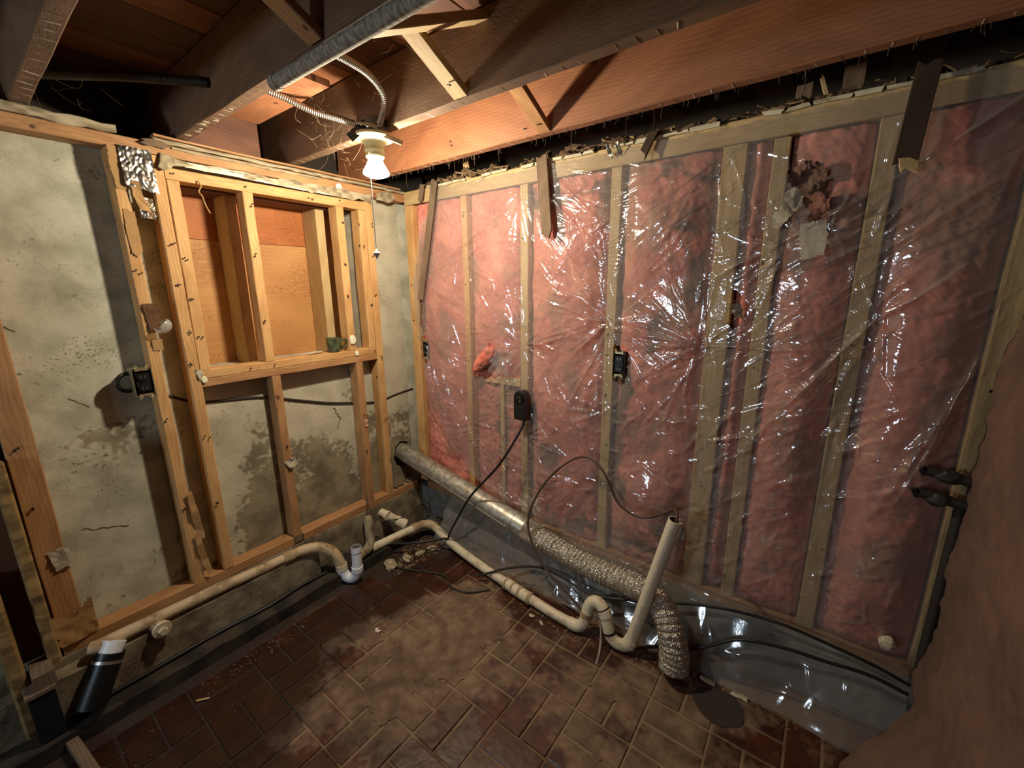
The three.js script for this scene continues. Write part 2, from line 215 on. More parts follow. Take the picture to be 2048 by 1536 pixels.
// glass wool: 2.4 m by 1.7 m, u along x, v along y from 0.28
const dirtSpots = [[1.44, 1.32, 0.05, 0.16], [1.58, 1.45, 0.07, 0.2], [1.31, 0.72, 0.045, 0.2], [1.33, 0.58, 0.06, 0.08], [0.98, 0.66, 0.1, 0.1], [1.2, 1.86, 0.14, 0.04], [0.9, 1.86, 0.16, 0.04], [1.5, 1.88, 0.2, 0.04], [1.55, 0.5, 0.1, 0.12], [1.33, 1.05, 0.03, 0.12], [1.9, 1.62, 0.06, 0.2], [1.0, 0.35, 0.3, 0.04], [1.5, 0.33, 0.2, 0.04], [0.66, 1.15, 0.05, 0.05], [0.68, 0.7, 0.05, 0.3], [1.5, 1.7, 0.07, 0.06]];
M.wool = std({ map: texture(2048, 1448, (u, v) => {
  const x = u * 2.4, y = 0.28 + v * 1.7, n = fbm(x * 7 + 2, y * 7, 5), f = fbm(x * 60, y * 40, 3), h = noise(x * 170, y * 170);
  let c = mix3([220, 144, 126], [172, 94, 82], clamp(0.42 + 0.9 * n + 0.4 * f + 0.08 * h)); c = mix3(c, [232, 176, 150], ss(0.1, 0.5, fbm(x * 3 + 30, y * 3, 4)) * 0.5);
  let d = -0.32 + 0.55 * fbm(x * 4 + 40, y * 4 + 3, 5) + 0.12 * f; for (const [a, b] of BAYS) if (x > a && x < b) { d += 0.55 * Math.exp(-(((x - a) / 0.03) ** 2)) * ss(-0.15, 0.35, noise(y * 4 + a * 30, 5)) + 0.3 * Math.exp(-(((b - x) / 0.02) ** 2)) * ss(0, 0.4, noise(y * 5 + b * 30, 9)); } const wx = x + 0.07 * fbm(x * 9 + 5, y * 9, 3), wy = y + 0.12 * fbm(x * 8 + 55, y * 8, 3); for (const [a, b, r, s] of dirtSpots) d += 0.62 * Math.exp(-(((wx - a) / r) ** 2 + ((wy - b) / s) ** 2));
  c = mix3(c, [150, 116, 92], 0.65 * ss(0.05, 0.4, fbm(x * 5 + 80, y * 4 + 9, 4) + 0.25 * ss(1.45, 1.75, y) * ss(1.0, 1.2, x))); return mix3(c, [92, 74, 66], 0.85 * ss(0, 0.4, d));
}), bumpMap: texture(1024, 1024, (u, v) => 128 + 100 * fbm(u * 90, v * 60, 4), false), bumpScale: 0.006, roughness: 1 });
const crinkle = texture(2048, 2048, (u0, v0) => { const u = u0 * 4, v = v0 * 4, w = 0.25 * fbm(u * 5, v * 5, 3); const r = 1 - Math.abs(noise(u * 14 + w * 6, v * 30 + u * 12)), s = 1 - Math.abs(noise(u * 44 + 9, v * 60 + w * 9)); return (40 + 120 * r * r * ss(-0.2, 0.4, noise(u * 4, v * 4 + 7)) + 34 * s * s) * (v0 * 2.5 < 0.28 ? 0.35 : 1); }, false);
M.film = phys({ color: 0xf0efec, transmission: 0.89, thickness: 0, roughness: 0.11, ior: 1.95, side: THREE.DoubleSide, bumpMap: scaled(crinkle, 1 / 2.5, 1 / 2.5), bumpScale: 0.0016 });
M.clearScrap = phys({ color: 0xf2efe4, transmission: 0.75, thickness: 0, roughness: 0.2, ior: 1.5, side: THREE.DoubleSide });
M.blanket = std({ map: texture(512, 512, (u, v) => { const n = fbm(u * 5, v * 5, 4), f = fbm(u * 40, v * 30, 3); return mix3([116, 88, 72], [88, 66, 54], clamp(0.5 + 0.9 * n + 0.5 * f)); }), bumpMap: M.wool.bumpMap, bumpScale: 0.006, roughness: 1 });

// ---------------------------------------------------------------- the shell of the room
const ROOM = { far: 3.6, right: 2.46, ceil: 2.225 };
const block = (x0, x1, y0, y1, z0, z1) => new THREE.BoxGeometry(x1 - x0, y1 - y0, z1 - z0).translate((x0 + x1) / 2, (y0 + y1) / 2, (z0 + z1) / 2);
const floorUV = (x, y, z) => [x / 2.6, z / 2.6];
{
  const fl = structure('floor');
  part(fl, 'mortar_bed', planeUV(block(-0.5, 2.6, -0.12, -0.0035, -0.4, ROOM.far), floorUV), M.mortar);
  // basket weave of 4 by 8 inch bricks, pairs turned by a quarter in every other square
  const S = 0.2035, X0 = 0.8245, Z0 = 0.349;
  for (let i = -4; i <= 7; i++) for (let j = -1; j <= 7; j++) for (let k = 0; k < 2; k++) {
    const alongZ = ((i + j) & 1) !== 0, cx = X0 + (i + 0.5) * S + (alongZ ? (k - 0.5) * S / 2 : 0), cz = Z0 + (j + 0.5) * S + (alongZ ? 0 : (k - 0.5) * S / 2);
    if (cx > 2.4 || cz < 0.13 || cx < 0.17 || cz > 1.85) continue;
    if (cx + cz * 0.2 < 0.36 || (cx > 2.2 && cz > 0.9)) continue;
    const g = boardGeo(0.1935 + rr(-0.002, 0.002), 0.0925 + rr(-0.0015, 0.0015), 0.03, { seg: 1, cross: 1, chamfer: 0.003, wobble: 0.0008 });
    g.rotateX(-Math.PI / 2); g.rotateZ(rr(-0.004, 0.004)); g.rotateX(rr(-0.006, 0.006)); if (alongZ) g.rotateY(Math.PI / 2);
    g.rotateY(rr(-0.012, 0.012)); g.translate(cx, -0.015 + rr(-0.001, 0.0012), cz);
    part(fl, 'brick', planeUV(g, floorUV), M.brick);
  }
}
{ // left wall: masonry with a boarded-up window opening, concrete base and a low dark footing
  const w = structure('wall_left');
  const sh = new THREE.Shape([[-0.25, 0], [ROOM.far, 0], [ROOM.far, 2.0], [-0.25, 2.0]].map(p => new THREE.Vector2(...p)));
  sh.holes.push(new THREE.Path([[0.27, 1.15], [0.27, 1.9], [1.07, 1.9], [1.07, 1.15]].map(p => new THREE.Vector2(...p))));
  sh.holes.push(new THREE.Path([[0.015, 0.40], [0.01, 0.46], [0.03, 0.53], [0.085, 0.545], [0.125, 0.52], [0.14, 0.45], [0.12, 0.385], [0.06, 0.37]].map(p => new THREE.Vector2(...p))));
  const g = new THREE.ExtrudeGeometry(sh, { depth: 0.2, bevelEnabled: false });
  g.applyMatrix4(new THREE.Matrix4().makeBasis(V(0, 0, 1), V(0, 1, 0), V(-1, 0, 0))); g.translate(-0.075, 0, 0);
  part(w, 'masonry', planeUV(g, (x, y, z) => [z / 2, y / 2.05]), M.masonry);
  part(w, 'backing', block(-0.5, -0.285, 0, 2.25, -0.4, ROOM.far), M.darkWall);
  part(w, 'curb', planeUV(block(-0.076, 0.006, 0, 0.238, -0.1, ROOM.far), (x, y, z) => [z * 1.4, (y + x) * 1.4]), M.concrete);
  part(w, 'lower_curb', planeUV(boxRough(0.0, 0.066, 0.0, 0.207, 0.74, ROOM.far), (x, y, z) => [z * 1.4, (y + x) * 1.4 + 0.5]), M.concrete);
  part(w, 'footing', planeUV(boxRough(0.0, 0.155, -0.01, 0.055, 0.36, ROOM.far), (x, y, z) => [z, y + x]), M.footing);
}
function boxRough(x0, x1, y0, y1, z0, z1) { const g = new THREE.BoxGeometry(x1 - x0, y1 - y0, z1 - z0, 3, 2, 60).translate((x0 + x1) / 2, (y0 + y1) / 2, (z0 + z1) / 2), P = g.attributes.position; for (let i = 0; i < P.count; i++) { const x = P.getX(i), y = P.getY(i), z = P.getZ(i); P.setXYZ(i, x + (x > x0 + 0.01 ? 0.010 * fbm(z * 9, y * 9 + 1) : 0), y + (y > y0 + 0.01 ? 0.008 * fbm(z * 12 + 7, x * 20) : 0), z); } g.computeVertexNormals(); return g; }
{
  const w = structure('wall_right');            // behind the studs and the glass wool
  part(w, 'sheathing', block(-0.25, 2.6, 0.24, 2.0, -0.22, -0.1), M.darkWall);
  const cg = new THREE.BoxGeometry(2.6, 0.24, 0.2).translate(1.3, 0.12, -0.1); part(w, 'curb', planeUV(cg, (x, y) => [x / 1.2, y / 1.2]), M.greyCurb);
  const r = structure('wall_return', V(0, 0, 0)); part(r, 'sheathing', block(ROOM.right, ROOM.right + 0.12, 0, 2.25, -0.22, ROOM.far), M.darkWall);
  const b = structure('wall_outer'); part(b, 'rim', block(-0.25, 2.6, 1.99, 2.25, -0.6, -0.5), M.darkWall); part(b, 'base', block(-0.5, 2.6, -0.1, 2.25, -0.72, -0.6), M.darkWall);
}
{ // wall behind the camera, with the window that lets the cool daylight in
  const w = structure('wall_rear'), sh = new THREE.Shape([[-0.5, 0], [2.6, 0], [2.6, 2.25], [-0.5, 2.25]].map(p => new THREE.Vector2(...p)));
  sh.holes.push(new THREE.Path([[DAY.x - DAY.w / 2, DAY.y - DAY.h / 2], [DAY.x - DAY.w / 2, DAY.y + DAY.h / 2], [DAY.x + DAY.w / 2, DAY.y + DAY.h / 2], [DAY.x + DAY.w / 2, DAY.y - DAY.h / 2]].map(p => new THREE.Vector2(...p))));
  part(w, 'masonry', new THREE.ExtrudeGeometry(sh, { depth: 0.15, bevelEnabled: false }).translate(0, 0, ROOM.far), M.darkWall);
  const win = structure('window_1', V(DAY.x, DAY.y, ROOM.far + 0.04));
  part(win, 'pane', new THREE.BoxGeometry(DAY.w, DAY.h, 0.01), std({ color: 0x222222, emissive: DAY.color, emissiveIntensity: DAY.glow, roughness: 0.4 }));
  const l = new THREE.RectAreaLight(DAY.color, DAY.power, DAY.w, DAY.h); l.position.set(DAY.x, DAY.y, ROOM.far + 0.03); l.lookAt(DAY.x, DAY.y, 0); scene.add(l);
}
{ // boards of the floor above
  const c = structure('ceiling'); let x = -0.45, i = 0;
  while (x < 2.6) { const w = 0.138 + rr(-0.004, 0.004); const g = boardGeo(4.2, w - 0.003, 0.02, { seg: 2, cross: 1, chamfer: 0.002 }); g.rotateX(Math.PI / 2); g.rotateY(Math.PI / 2); g.translate(x + w / 2, ROOM.ceil + 0.011 + rr(0, 0.002), 1.55); part(c, 'plank', g, i++ % 3 ? M.fir2 : M.fir); x += w; }
  part(c, 'upper_deck', block(-0.5, 2.6, ROOM.ceil + 0.03, ROOM.ceil + 0.1, -0.72, ROOM.far + 0.15), M.subfloorBack);
}

// ---------------------------------------------------------------- joists, braces and blocks overhead
const nailGeo = merge([new THREE.CylinderGeometry(0.0016, 0.0016, 0.012, 6), new THREE.CylinderGeometry(0.003, 0.003, 0.0015, 8).translate(0, 0.006, 0)]);
function nailsOn(o, pts, axis) { for (const [x, y, z] of pts) { const m = part(o, 'nail', nailGeo, M.nail); m.position.set(x - o.position.x, y - o.position.y, z - o.position.z); m.rotation.set(axis === 'z' ? Math.PI / 2 + rr(-0.5, 0.5) : rr(-0.5, 0.5), 0, axis === 'x' ? -Math.PI / 2 + rr(-0.5, 0.5) : rr(-0.4, 0.4)); } }
const JB = 2.02, JT = 2.222;
const smearMat = std({ color: 0xb9ac92, roughness: 1 }), smearDark = std({ color: 0x8a6a48, roughness: 1 });
function joist(z, label, mat, x0 = -0.22, x1 = 2.46) {
  const o = lumber('joist', label, 'joist', V(x0, (JB + JT) / 2, z), V(x1, (JB + JT) / 2, z), JT - JB, 0.042, V(0, 1, 0), mat, { seg: 24, chamfer: 0.003, wobble: 0.002, group: 'floor joists overhead' });
  return o;
}
const JZ = { outer: -0.185, near_wall: 0.227, lamp: 0.606, pipe: 1.013, left: 1.408, back: 1.815 };
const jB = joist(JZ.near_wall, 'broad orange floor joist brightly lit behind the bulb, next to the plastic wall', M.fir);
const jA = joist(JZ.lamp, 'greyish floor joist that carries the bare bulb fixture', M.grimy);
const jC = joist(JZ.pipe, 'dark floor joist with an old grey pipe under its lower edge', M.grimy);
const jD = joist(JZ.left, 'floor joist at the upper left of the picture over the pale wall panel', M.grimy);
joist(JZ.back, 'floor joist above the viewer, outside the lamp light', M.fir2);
// marks that plaster lath left across the lower edges: thin ridges of old plaster, parts of their joist
for (const [o, z, x0, x1, big] of [[jB, JZ.near_wall, 0.1, 2.3, 0], [jA, JZ.lamp, 0.02, 1.7, 0], [jC, JZ.pipe, -0.02, 0.74, 1], [jD, JZ.left, 0, 1, 0]]) for (let x = x0; x < x1; x += 0.048) {
  const m = part(o, big && rnd() < 0.5 ? 'plaster_blob' : 'plaster_ridge', lump(0.01, rr(0.16, 0.34), 0.1, rr(1.2, 2.1), 0.3, 1), rnd() < 0.6 ? smearMat : smearDark); m.position.set(x + rr(-0.006, 0.006) - o.position.x, JB + 0.0002 - o.position.y, z + rr(-0.004, 0.004) - o.position.z); m.rotation.y = rr(-0.3, 0.3);
  if (big && rnd() < 0.45) { const b = part(o, 'plaster_blob', lump(0.012, rr(0.6, 1.3), 0.16, rr(0.5, 1.1), 0.5, 1), M.plaster); b.position.set(x + rr(-0.02, 0.02) - o.position.x, JB - o.position.y, z + rr(-0.008, 0.008) - o.position.z); }
}
nailsOn(jB, [[0.62, 2.08, 0.25], [0.625, 2.065, 0.25], [1.0, 2.05, 0.25]], 'z');
const brace = (label, a, b, mat = M.pale) => lumber('cross_brace', label, 'brace', V(...a), V(...b), 0.055, 0.022, V(1, 0, 0), mat, { group: 'wooden cross braces between the joists', seg: 4 });
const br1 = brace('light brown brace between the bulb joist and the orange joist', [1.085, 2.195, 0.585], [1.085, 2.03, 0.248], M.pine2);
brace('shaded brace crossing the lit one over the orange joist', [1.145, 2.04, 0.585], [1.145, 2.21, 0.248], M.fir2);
const br2 = brace('pale diagonal brace ending just right of the bulb at the joist edge', [1.04, 2.21, 0.99], [1.04, 2.032, 0.628]);
brace('pale brace running level to the pipe joist above the bulb', [1.095, 2.03, 0.99], [1.12, 2.2, 0.628]);
brace('dim brace at the top edge, left of the grey pipe', [0.98, 2.2, 1.386], [0.98, 2.03, 1.036], M.pine2);
nailsOn(br1, [[1.085, 2.035, 0.29]], 'x'); nailsOn(br2, [[1.04, 2.04, 0.68]], 'x');
lumber('blocking_board', 'stained wooden block set between joists on top of the left wall', 'wood block', V(-0.05, 2.095, 0.725), V(-0.05, 2.095, 0.99), 0.18, 0.03, V(0, 1, 0), M.fir2, { seg: 3 });
lumber('flat_board', 'flat brown board lying between joists left of the bulb', 'board', V(0.12, 2.115, 0.885), V(0.62, 2.115, 0.885), 0.2, 0.02, V(0, 0, 1), M.fir, { seg: 4 });
{
  const p = thing('iron_pipe', 'old grey iron pipe running along the lower edge of a joist', 'pipe', V(0.76, 2.0, 1.024));
  part(p, 'pipe', tubeGeo(curve([[0.0, 0.004, 0.002], [0.5, 0, 0], [1.7, -0.002, 0]]), 0.017, 30, 14), M.iron); part(p, 'end_cap', rodGeo(V(-0.012, 0.004, 0.002), V(0.012, 0.004, 0.002), 0.0185, 14), M.iron);
}
// ---------------------------------------------------------------- framing of the left wall (face at x = 0)
const studL = (label, z0, z1, y0, y1, mat = M.pine, nails = [], name = 'wall_stud', dz = 0) => {
  const o = lumber(name, label, 'stud', V(-0.035, y0, (z0 + z1) / 2), V(-0.035, y1, (z0 + z1) / 2 + dz), z1 - z0, 0.07, V(0, 0, 1), mat, { seg: 10, chamfer: 0.003, wobble: 0.0022, group: 'wooden studs of the left wall' });
  nailsOn(o, nails.flatMap(y => [[0.003, y, (z0 + z1) / 2 + rr(-0.012, 0.012)], [0.003, y + rr(-0.012, 0.012), (z0 + z1) / 2 + rr(-0.012, 0.012)]]), 'x'); return o;
};
studL('leftmost stud, dark orange, at the left picture edge beside the pale wall', 1.553, 1.622, 0.282, 1.948, M.pine2, [1.0, 0.8]);
studL('tall stud with torn paper on its face and an outlet box at its side', 1.195, 1.232, 0.282, 1.948, M.pine, [1.55, 1.0, 0.62]);
studL('tall stud at the left side of the window frame, continuing to the bottom plate', 1.084, 1.122, 0.282, 1.948, M.pine, [1.65, 1.5, 1.32, 1.2, 0.9, 0.6]);
studL('short stud nailed beside the tall one, standing on the left end of the window sill', 1.043, 1.083, 1.167, 1.873, M.pine, [1.6, 1.45, 1.3], 'jack_stud');
studL('middle stud of the window frame, in front of the plywood', 0.793, 0.833, 1.167, 1.873, M.pine, [1.82, 1.62, 1.35], 'jack_stud');
studL('stud right of the green mug on the window sill', 0.379, 0.42, 1.167, 1.873, M.pine, [1.8, 1.6, 1.45], 'jack_stud');
studL('short stud at the right end of the window sill, beside the dark conduit', 0.256, 0.297, 1.167, 1.873, M.pine, [1.7, 1.4], 'jack_stud');
studL('rightmost full-height stud with rusty edge, beside the strip of bare wall', 0.213, 0.254, 0.282, 1.948, M.pine, [1.8, 1.65, 1.45, 1.1, 0.75, 0.5]);
studL('stud below the window sill in the middle, with a torn paper scrap', 0.778, 0.817, 0.282, 1.098, M.pine2, [1.0, 0.75, 0.65], 'cripple_stud');
studL('slim stud below the window sill near the mug', 0.348, 0.388, 0.282, 1.098, M.pine2, [0.8, 0.6], 'cripple_stud');
lumber('bottom_plate', 'right half of the wooden bottom plate, reaching the duct hole in the corner', 'plate', V(-0.035, 0.26, 0.03), V(-0.035, 0.26, 0.772), 0.07, 0.042, V(1, 0, 0), M.pine2, { seg: 8 });
lumber('bottom_plate', 'left half of the wooden bottom plate under the pale wall panel', 'plate', V(-0.035, 0.26, 0.82), V(-0.035, 0.26, 1.62), 0.07, 0.042, V(1, 0, 0), M.pine2, { seg: 8 });
lumber('plate_splice', 'short scrap of wood between the two bottom plate halves', 'wood scrap', V(-0.03, 0.262, 0.776), V(-0.03, 0.262, 0.817), 0.06, 0.036, V(1, 0, 0), M.old, { seg: 2 });
lumber('top_plate', 'orange top plate along the left wall under broken plaster', 'plate', V(-0.035, 1.97, 0.0), V(-0.035, 1.97, 1.75), 0.07, 0.04, V(1, 0, 0), M.pine2, { seg: 14 });
const sl = lumber('window_sill_board', 'upper of the two boards of the rough window sill, carrying the mug', 'board', V(-0.035, 1.149, 0.256), V(-0.035, 1.149, 1.083), 0.07, 0.034, V(1, 0, 0), M.pine, { seg: 8 }); nailsOn(sl, [[0.004, 1.15, 0.9], [0.004, 1.15, 0.8], [0.004, 1.15, 0.27]], 'x');
lumber('window_sill_board', 'lower of the two boards of the rough window sill, above the bare wall', 'board', V(-0.035, 1.115, 0.256), V(-0.035, 1.115, 1.083), 0.07, 0.033, V(1, 0, 0), M.pine2, { seg: 8 });
const hd = lumber('window_header', 'wooden header board across the top of the window frame', 'board', V(-0.035, 1.894, 0.256), V(-0.035, 1.894, 1.083), 0.07, 0.04, V(1, 0, 0), M.pine, { seg: 8 }); nailsOn(hd, [[0.004, 1.895, 1.06], [0.004, 1.89, 0.82], [0.004, 1.9, 0.4]], 'x');
// the old window opening behind the framing
solo('plywood_panel', 'large plywood sheet closing the window opening', 'plywood', rel(planeUV(block(-0.27, -0.25, 1.14, 1.695, 0.262, 1.078), (x, y, z) => [z, y]), V(-0.26, 1.14, 0.67)), M.plywood, V(-0.26, 1.14, 0.67));
solo('plywood_panel', 'redder narrow plywood strip above the large sheet', 'plywood', rel(planeUV(block(-0.267, -0.25, 1.697, 1.905, 0.262, 1.078), (x, y, z) => [z + 0.4, y * 1.2]), V(-0.26, 1.697, 0.67)), std({ map: M.plywood.map, color: 0xf4ccac, roughness: 0.65 }), V(-0.26, 1.697, 0.67));
lumber('inner_post', 'pale old post in the window recess, left of the middle stud', 'post', V(-0.183, 1.152, 0.836), V(-0.183, 1.89, 0.836), 0.042, 0.128, V(0, 0, 1), M.pale, { seg: 8 });
lumber('inner_post', 'thick weathered post in the window recess behind the mug', 'post', V(-0.183, 1.152, 0.44), V(-0.183, 1.89, 0.44), 0.045, 0.128, V(0, 0, 1), M.pale, { seg: 8 });
lumber('recess_lintel', 'dark board across the top of the window recess', 'board', V(-0.17, 1.884, 0.275), V(-0.17, 1.884, 1.065), 0.14, 0.03, V(1, 0, 0), M.fir2, { seg: 4 });
solo('wall_conduit', 'thin grey upright conduit behind the right studs of the window frame', 'conduit', rel(merge([rodGeo(V(-0.12, 1.152, 0.325), V(-0.12, 1.89, 0.325), 0.011), ...[1.35, 1.52, 1.68].map(y => rodGeo(V(-0.12, y, 0.325), V(-0.12, y + 0.02, 0.325), 0.0145))]), V(-0.12, 1.152, 0.325)), std({ color: 0x77807a, roughness: 0.55, metalness: 0.4 }), V(-0.12, 1.152, 0.325));

// ---------------------------------------------------------------- framing of the right wall (face at z = 0)
const studR = (label, x0, x1, y0, y1, mat = M.pale, nails = [], zf = 0, name = 'wall_stud') => {
  const o = lumber(name, label, 'stud', V((x0 + x1) / 2, y0, zf - 0.045), V((x0 + x1) / 2, y1, zf - 0.045), x1 - x0, 0.088, V(1, 0, 0), mat, { seg: 10, chamfer: 0.003, wobble: 0.0018, group: 'wooden studs behind the plastic sheet' });
  nailsOn(o, nails.map(y => [(x0 + x1) / 2 + rr(-0.012, 0.012), y, zf + 0.002]), 'z'); return o;
};
const yT = 1.93;
studR('orange corner stud where the two walls meet', 0.0, 0.062, 0.282, yT, M.pine, [1.5, 1.3]);
studR('narrow stud behind plastic, first after the corner, above the outlet wire', 0.43, 0.468, 0.282, yT, M.pine, [1.85, 1.5, 1.1]);
studR('stud behind plastic above the black plug adapter', 0.798, 0.842, 0.282, yT, M.pale, [1.7, 1.3, 0.7, 0.5, 0.4]);
studR('stud behind rippled plastic, left of the black outlet', 1.237, 1.281, 0.282, yT, M.pale, [1.35, 1.2, 0.8, 0.6]);
studR('broad pale stud behind plastic, left of the round tear', 1.632, 1.706, 0.282, yT, M.pale, [1.3, 0.72, 0.55]);
studR('dim set-back stud behind plastic, right of the round tear', 1.776, 1.822, 0.282, yT, M.pale, [1.2], -0.012);
studR('stud behind plastic under the dark hanging lath at the right', 2.03, 2.08, 0.282, yT, M.pale, [1.3, 0.8, 0.6]);
studR('last stud before the insulated side wall at the right picture edge', 2.335, 2.385, 0.282, yT, M.pale, [1.2]);
studR('short stud below the small crosspiece, left of the plug adapter', 0.665, 0.692, 0.282, 0.995, M.pale, [0.85, 0.7, 0.5], 0, 'short_stud');
lumber('crosspiece', 'short level wood block at the torn insulation, left of the plug adapter', 'wood block', V(0.56, 1.016, -0.03), V(0.797, 1.016, -0.03), 0.04, 0.06, V(0, 1, 0), M.pale, { seg: 3 });
lumber('bottom_plate', 'bottom plate of the plastic-covered wall behind the duct', 'plate', V(0.065, 0.26, -0.045), V(2.44, 0.26, -0.045), 0.088, 0.042, V(0, 0, 1), M.pine2, { seg: 16 });
lumber('top_plate', 'top plate of the plastic-covered wall', 'plate', V(0.0, 1.968, -0.045), V(2.44, 1.968, -0.045), 0.088, 0.07, V(0, 0, 1), M.pale, { seg: 16 });

// ---------------------------------------------------------------- glass wool batts between the studs and the plastic over them
const BULGE = [[1.46, 0.62, 0.13, 0.13, 0.045], [1.46, 0.45, 0.12, 0.06, 0.02], [0.95, 0.55, 0.1, 0.12, 0.022], [1.05, 1.45, 0.14, 0.25, 0.02], [0.63, 1.3, 0.12, 0.3, 0.02], [1.45, 1.7, 0.13, 0.16, 0.03], [1.45, 1.15, 0.12, 0.2, 0.012], [1.93, 1.0, 0.09, 0.4, 0.02], [2.2, 1.0, 0.11, 0.5, 0.03], [0.25, 1.1, 0.14, 0.5, 0.02], [2.2, 0.5, 0.1, 0.2, 0.02], [1.05, 0.95, 0.14, 0.2, 0.016]];
const bayEdge = (x) => { for (const [a, b] of BAYS) if (x > a && x < b) return Math.min(x - a, b - x); return 0; };
const macro = (x, y) => { const e = ss(0, 0.08, bayEdge(x)); if (!e) return 0; let s = 0.006; for (const [a, b, r, q, h] of BULGE) s += h * Math.exp(-(((x - a) / r) ** 2 + ((y - b) / q) ** 2)); return s * e; };
const woolUV = (x, y) => [x / 2.4, (y - 0.28) / 1.7];
function gridGeo(nu, nv, f, uvf, keep) {
  const pos = [], uv = [], idx = [];
  for (let j = 0; j <= nv; j++) for (let i = 0; i <= nu; i++) { const p = f(i / nu, j / nv); pos.push(p[0], p[1], p[2]); const q = uvf(p[0], p[1], p[2]); uv.push(q[0], q[1]); }
  for (let j = 0; j < nv; j++) for (let i = 0; i < nu; i++) { const a = j * (nu + 1) + i; if (keep && !(keep((i + 0.5) / nu, (j + 0.5) / nv))) continue; idx.push(a, a + 1, a + nu + 1, a + 1, a + nu + 2, a + nu + 1); }
  const g = new THREE.BufferGeometry(); g.setAttribute('position', new THREE.Float32BufferAttribute(pos, 3)); g.setAttribute('uv', new THREE.Float32BufferAttribute(uv, 2)); g.setIndex(idx); g.computeVertexNormals(); return g;
}
const battName = ['pink glass wool batt in the first bay from the corner, half under torn plastic', 'pink glass wool batt with a tuft pulled out, left of the plug adapter', 'wide pink glass wool batt right of the plug adapter', 'pink glass wool batt bulging low behind the leaning pipe', 'thin strip of pink glass wool between two close studs at the round tear', 'dim pink glass wool batt under the big ragged tear', 'dark red glass wool batt at the right end of the wall'];
BAYS.forEach(([a, b], k) => {
  const W = b - a, H = 1.646, y0 = 0.283, nu = Math.max(8, Math.round(W / 0.007)), nv = 230;
  const g = gridGeo(nu + 2, nv + 2, (u, v) => {
    const i = u * (nu + 2), j = v * (nv + 2), edge = i < 0.5 || j < 0.5 || i > nu + 1.5 || j > nv + 1.5, x = a + W * clamp((i - 1) / nu), y = y0 + H * clamp((j - 1) / nv);
    if (edge) return [x, y, -0.098];
    const e = Math.min(x - a, b - x);
    let z = -0.016 + macro(x, y) + 0.013 * fbm(x * 11, y * 9 + k, 3) + 0.006 * fbm(x * 42, y * 30, 3) + 0.0025 * noise(x * 150, y * 110) - 0.02 * Math.exp(-((e / 0.018) ** 2)) - 0.012 * ss(0.03, 0, y - y0);
    if (k === 5) z -= 0.035 * Math.exp(-(((x - 1.88) / 0.05) ** 2 + ((y - 1.76) / 0.1) ** 2));
    if (k === 1 && y < 1.0) z -= 0.012;
    return [x, y, Math.min(z, 0.004 + macro(x, y))];
  }, woolUV);
  solo('insulation_batt', battName[k], 'insulation', rel(g, V((a + b) / 2, y0, -0.09)), M.wool, V((a + b) / 2, y0, -0.09), 'pink insulation batts between the studs');
});
// folds of the sheet: tension lines between fixings, then many small creases that follow them
const FOLDS = [];
const fold = (x0, y0, x1, y1, a, w, wob = 0.004) => FOLDS.push([x0, y0, x1, y1, a, w, wob, rr(0, 99)]);
for (const f of [[2.33, 1.94, 2.07, 1.757, 0.014, 0.007], [2.07, 1.757, 1.80, 1.593, 0.012, 0.006], [1.80, 1.593, 1.62, 1.5, 0.007, 0.006], [2.26, 1.52, 2.094, 1.379, 0.013, 0.006], [2.094, 1.379, 1.892, 1.068, 0.016, 0.006], [1.892, 1.068, 1.79, 0.86, 0.010, 0.006], [1.868, 1.272, 1.618, 1.27, 0.008, 0.004], [1.618, 1.27, 1.049, 1.339, 0.008, 0.005], [0.74, 1.82, 0.16, 1.555, 0.008, 0.005], [0.23, 1.485, 0.46, 1.38, 0.007, 0.004], [1.172, 1.323, 0.803, 1.21, 0.007, 0.004], [2.3, 1.75, 2.0, 1.5, 0.009, 0.005], [2.1, 1.30, 1.75, 1.255, 0.008, 0.004], [1.62, 1.27, 1.28, 1.36, 0.007, 0.004], [1.62, 1.27, 1.285, 1.47, 0.006, 0.004], [1.24, 1.34, 0.9, 1.56, 0.007, 0.005], [1.24, 1.34, 0.86, 1.45, 0.006, 0.004], [2.33, 1.3, 2.16, 0.75, 0.014, 0.009], [2.3, 1.15, 2.2, 0.8, 0.01, 0.006], [1.56, 0.47, 1.36, 0.56, 0.012, 0.01], [1.6, 0.56, 1.36, 0.66, 0.008, 0.008], [0.2, 1.1, 0.32, 0.5, 0.012, 0.008], [0.26, 1.1, 0.42, 0.46, 0.01, 0.008], [0.14, 1.3, 0.2, 0.8, 0.01, 0.008], [0.9, 1.92, 1.22, 1.62, 0.008, 0.006], [1.0, 1.92, 1.22, 1.72, 0.007, 0.005]]) fold(...f);
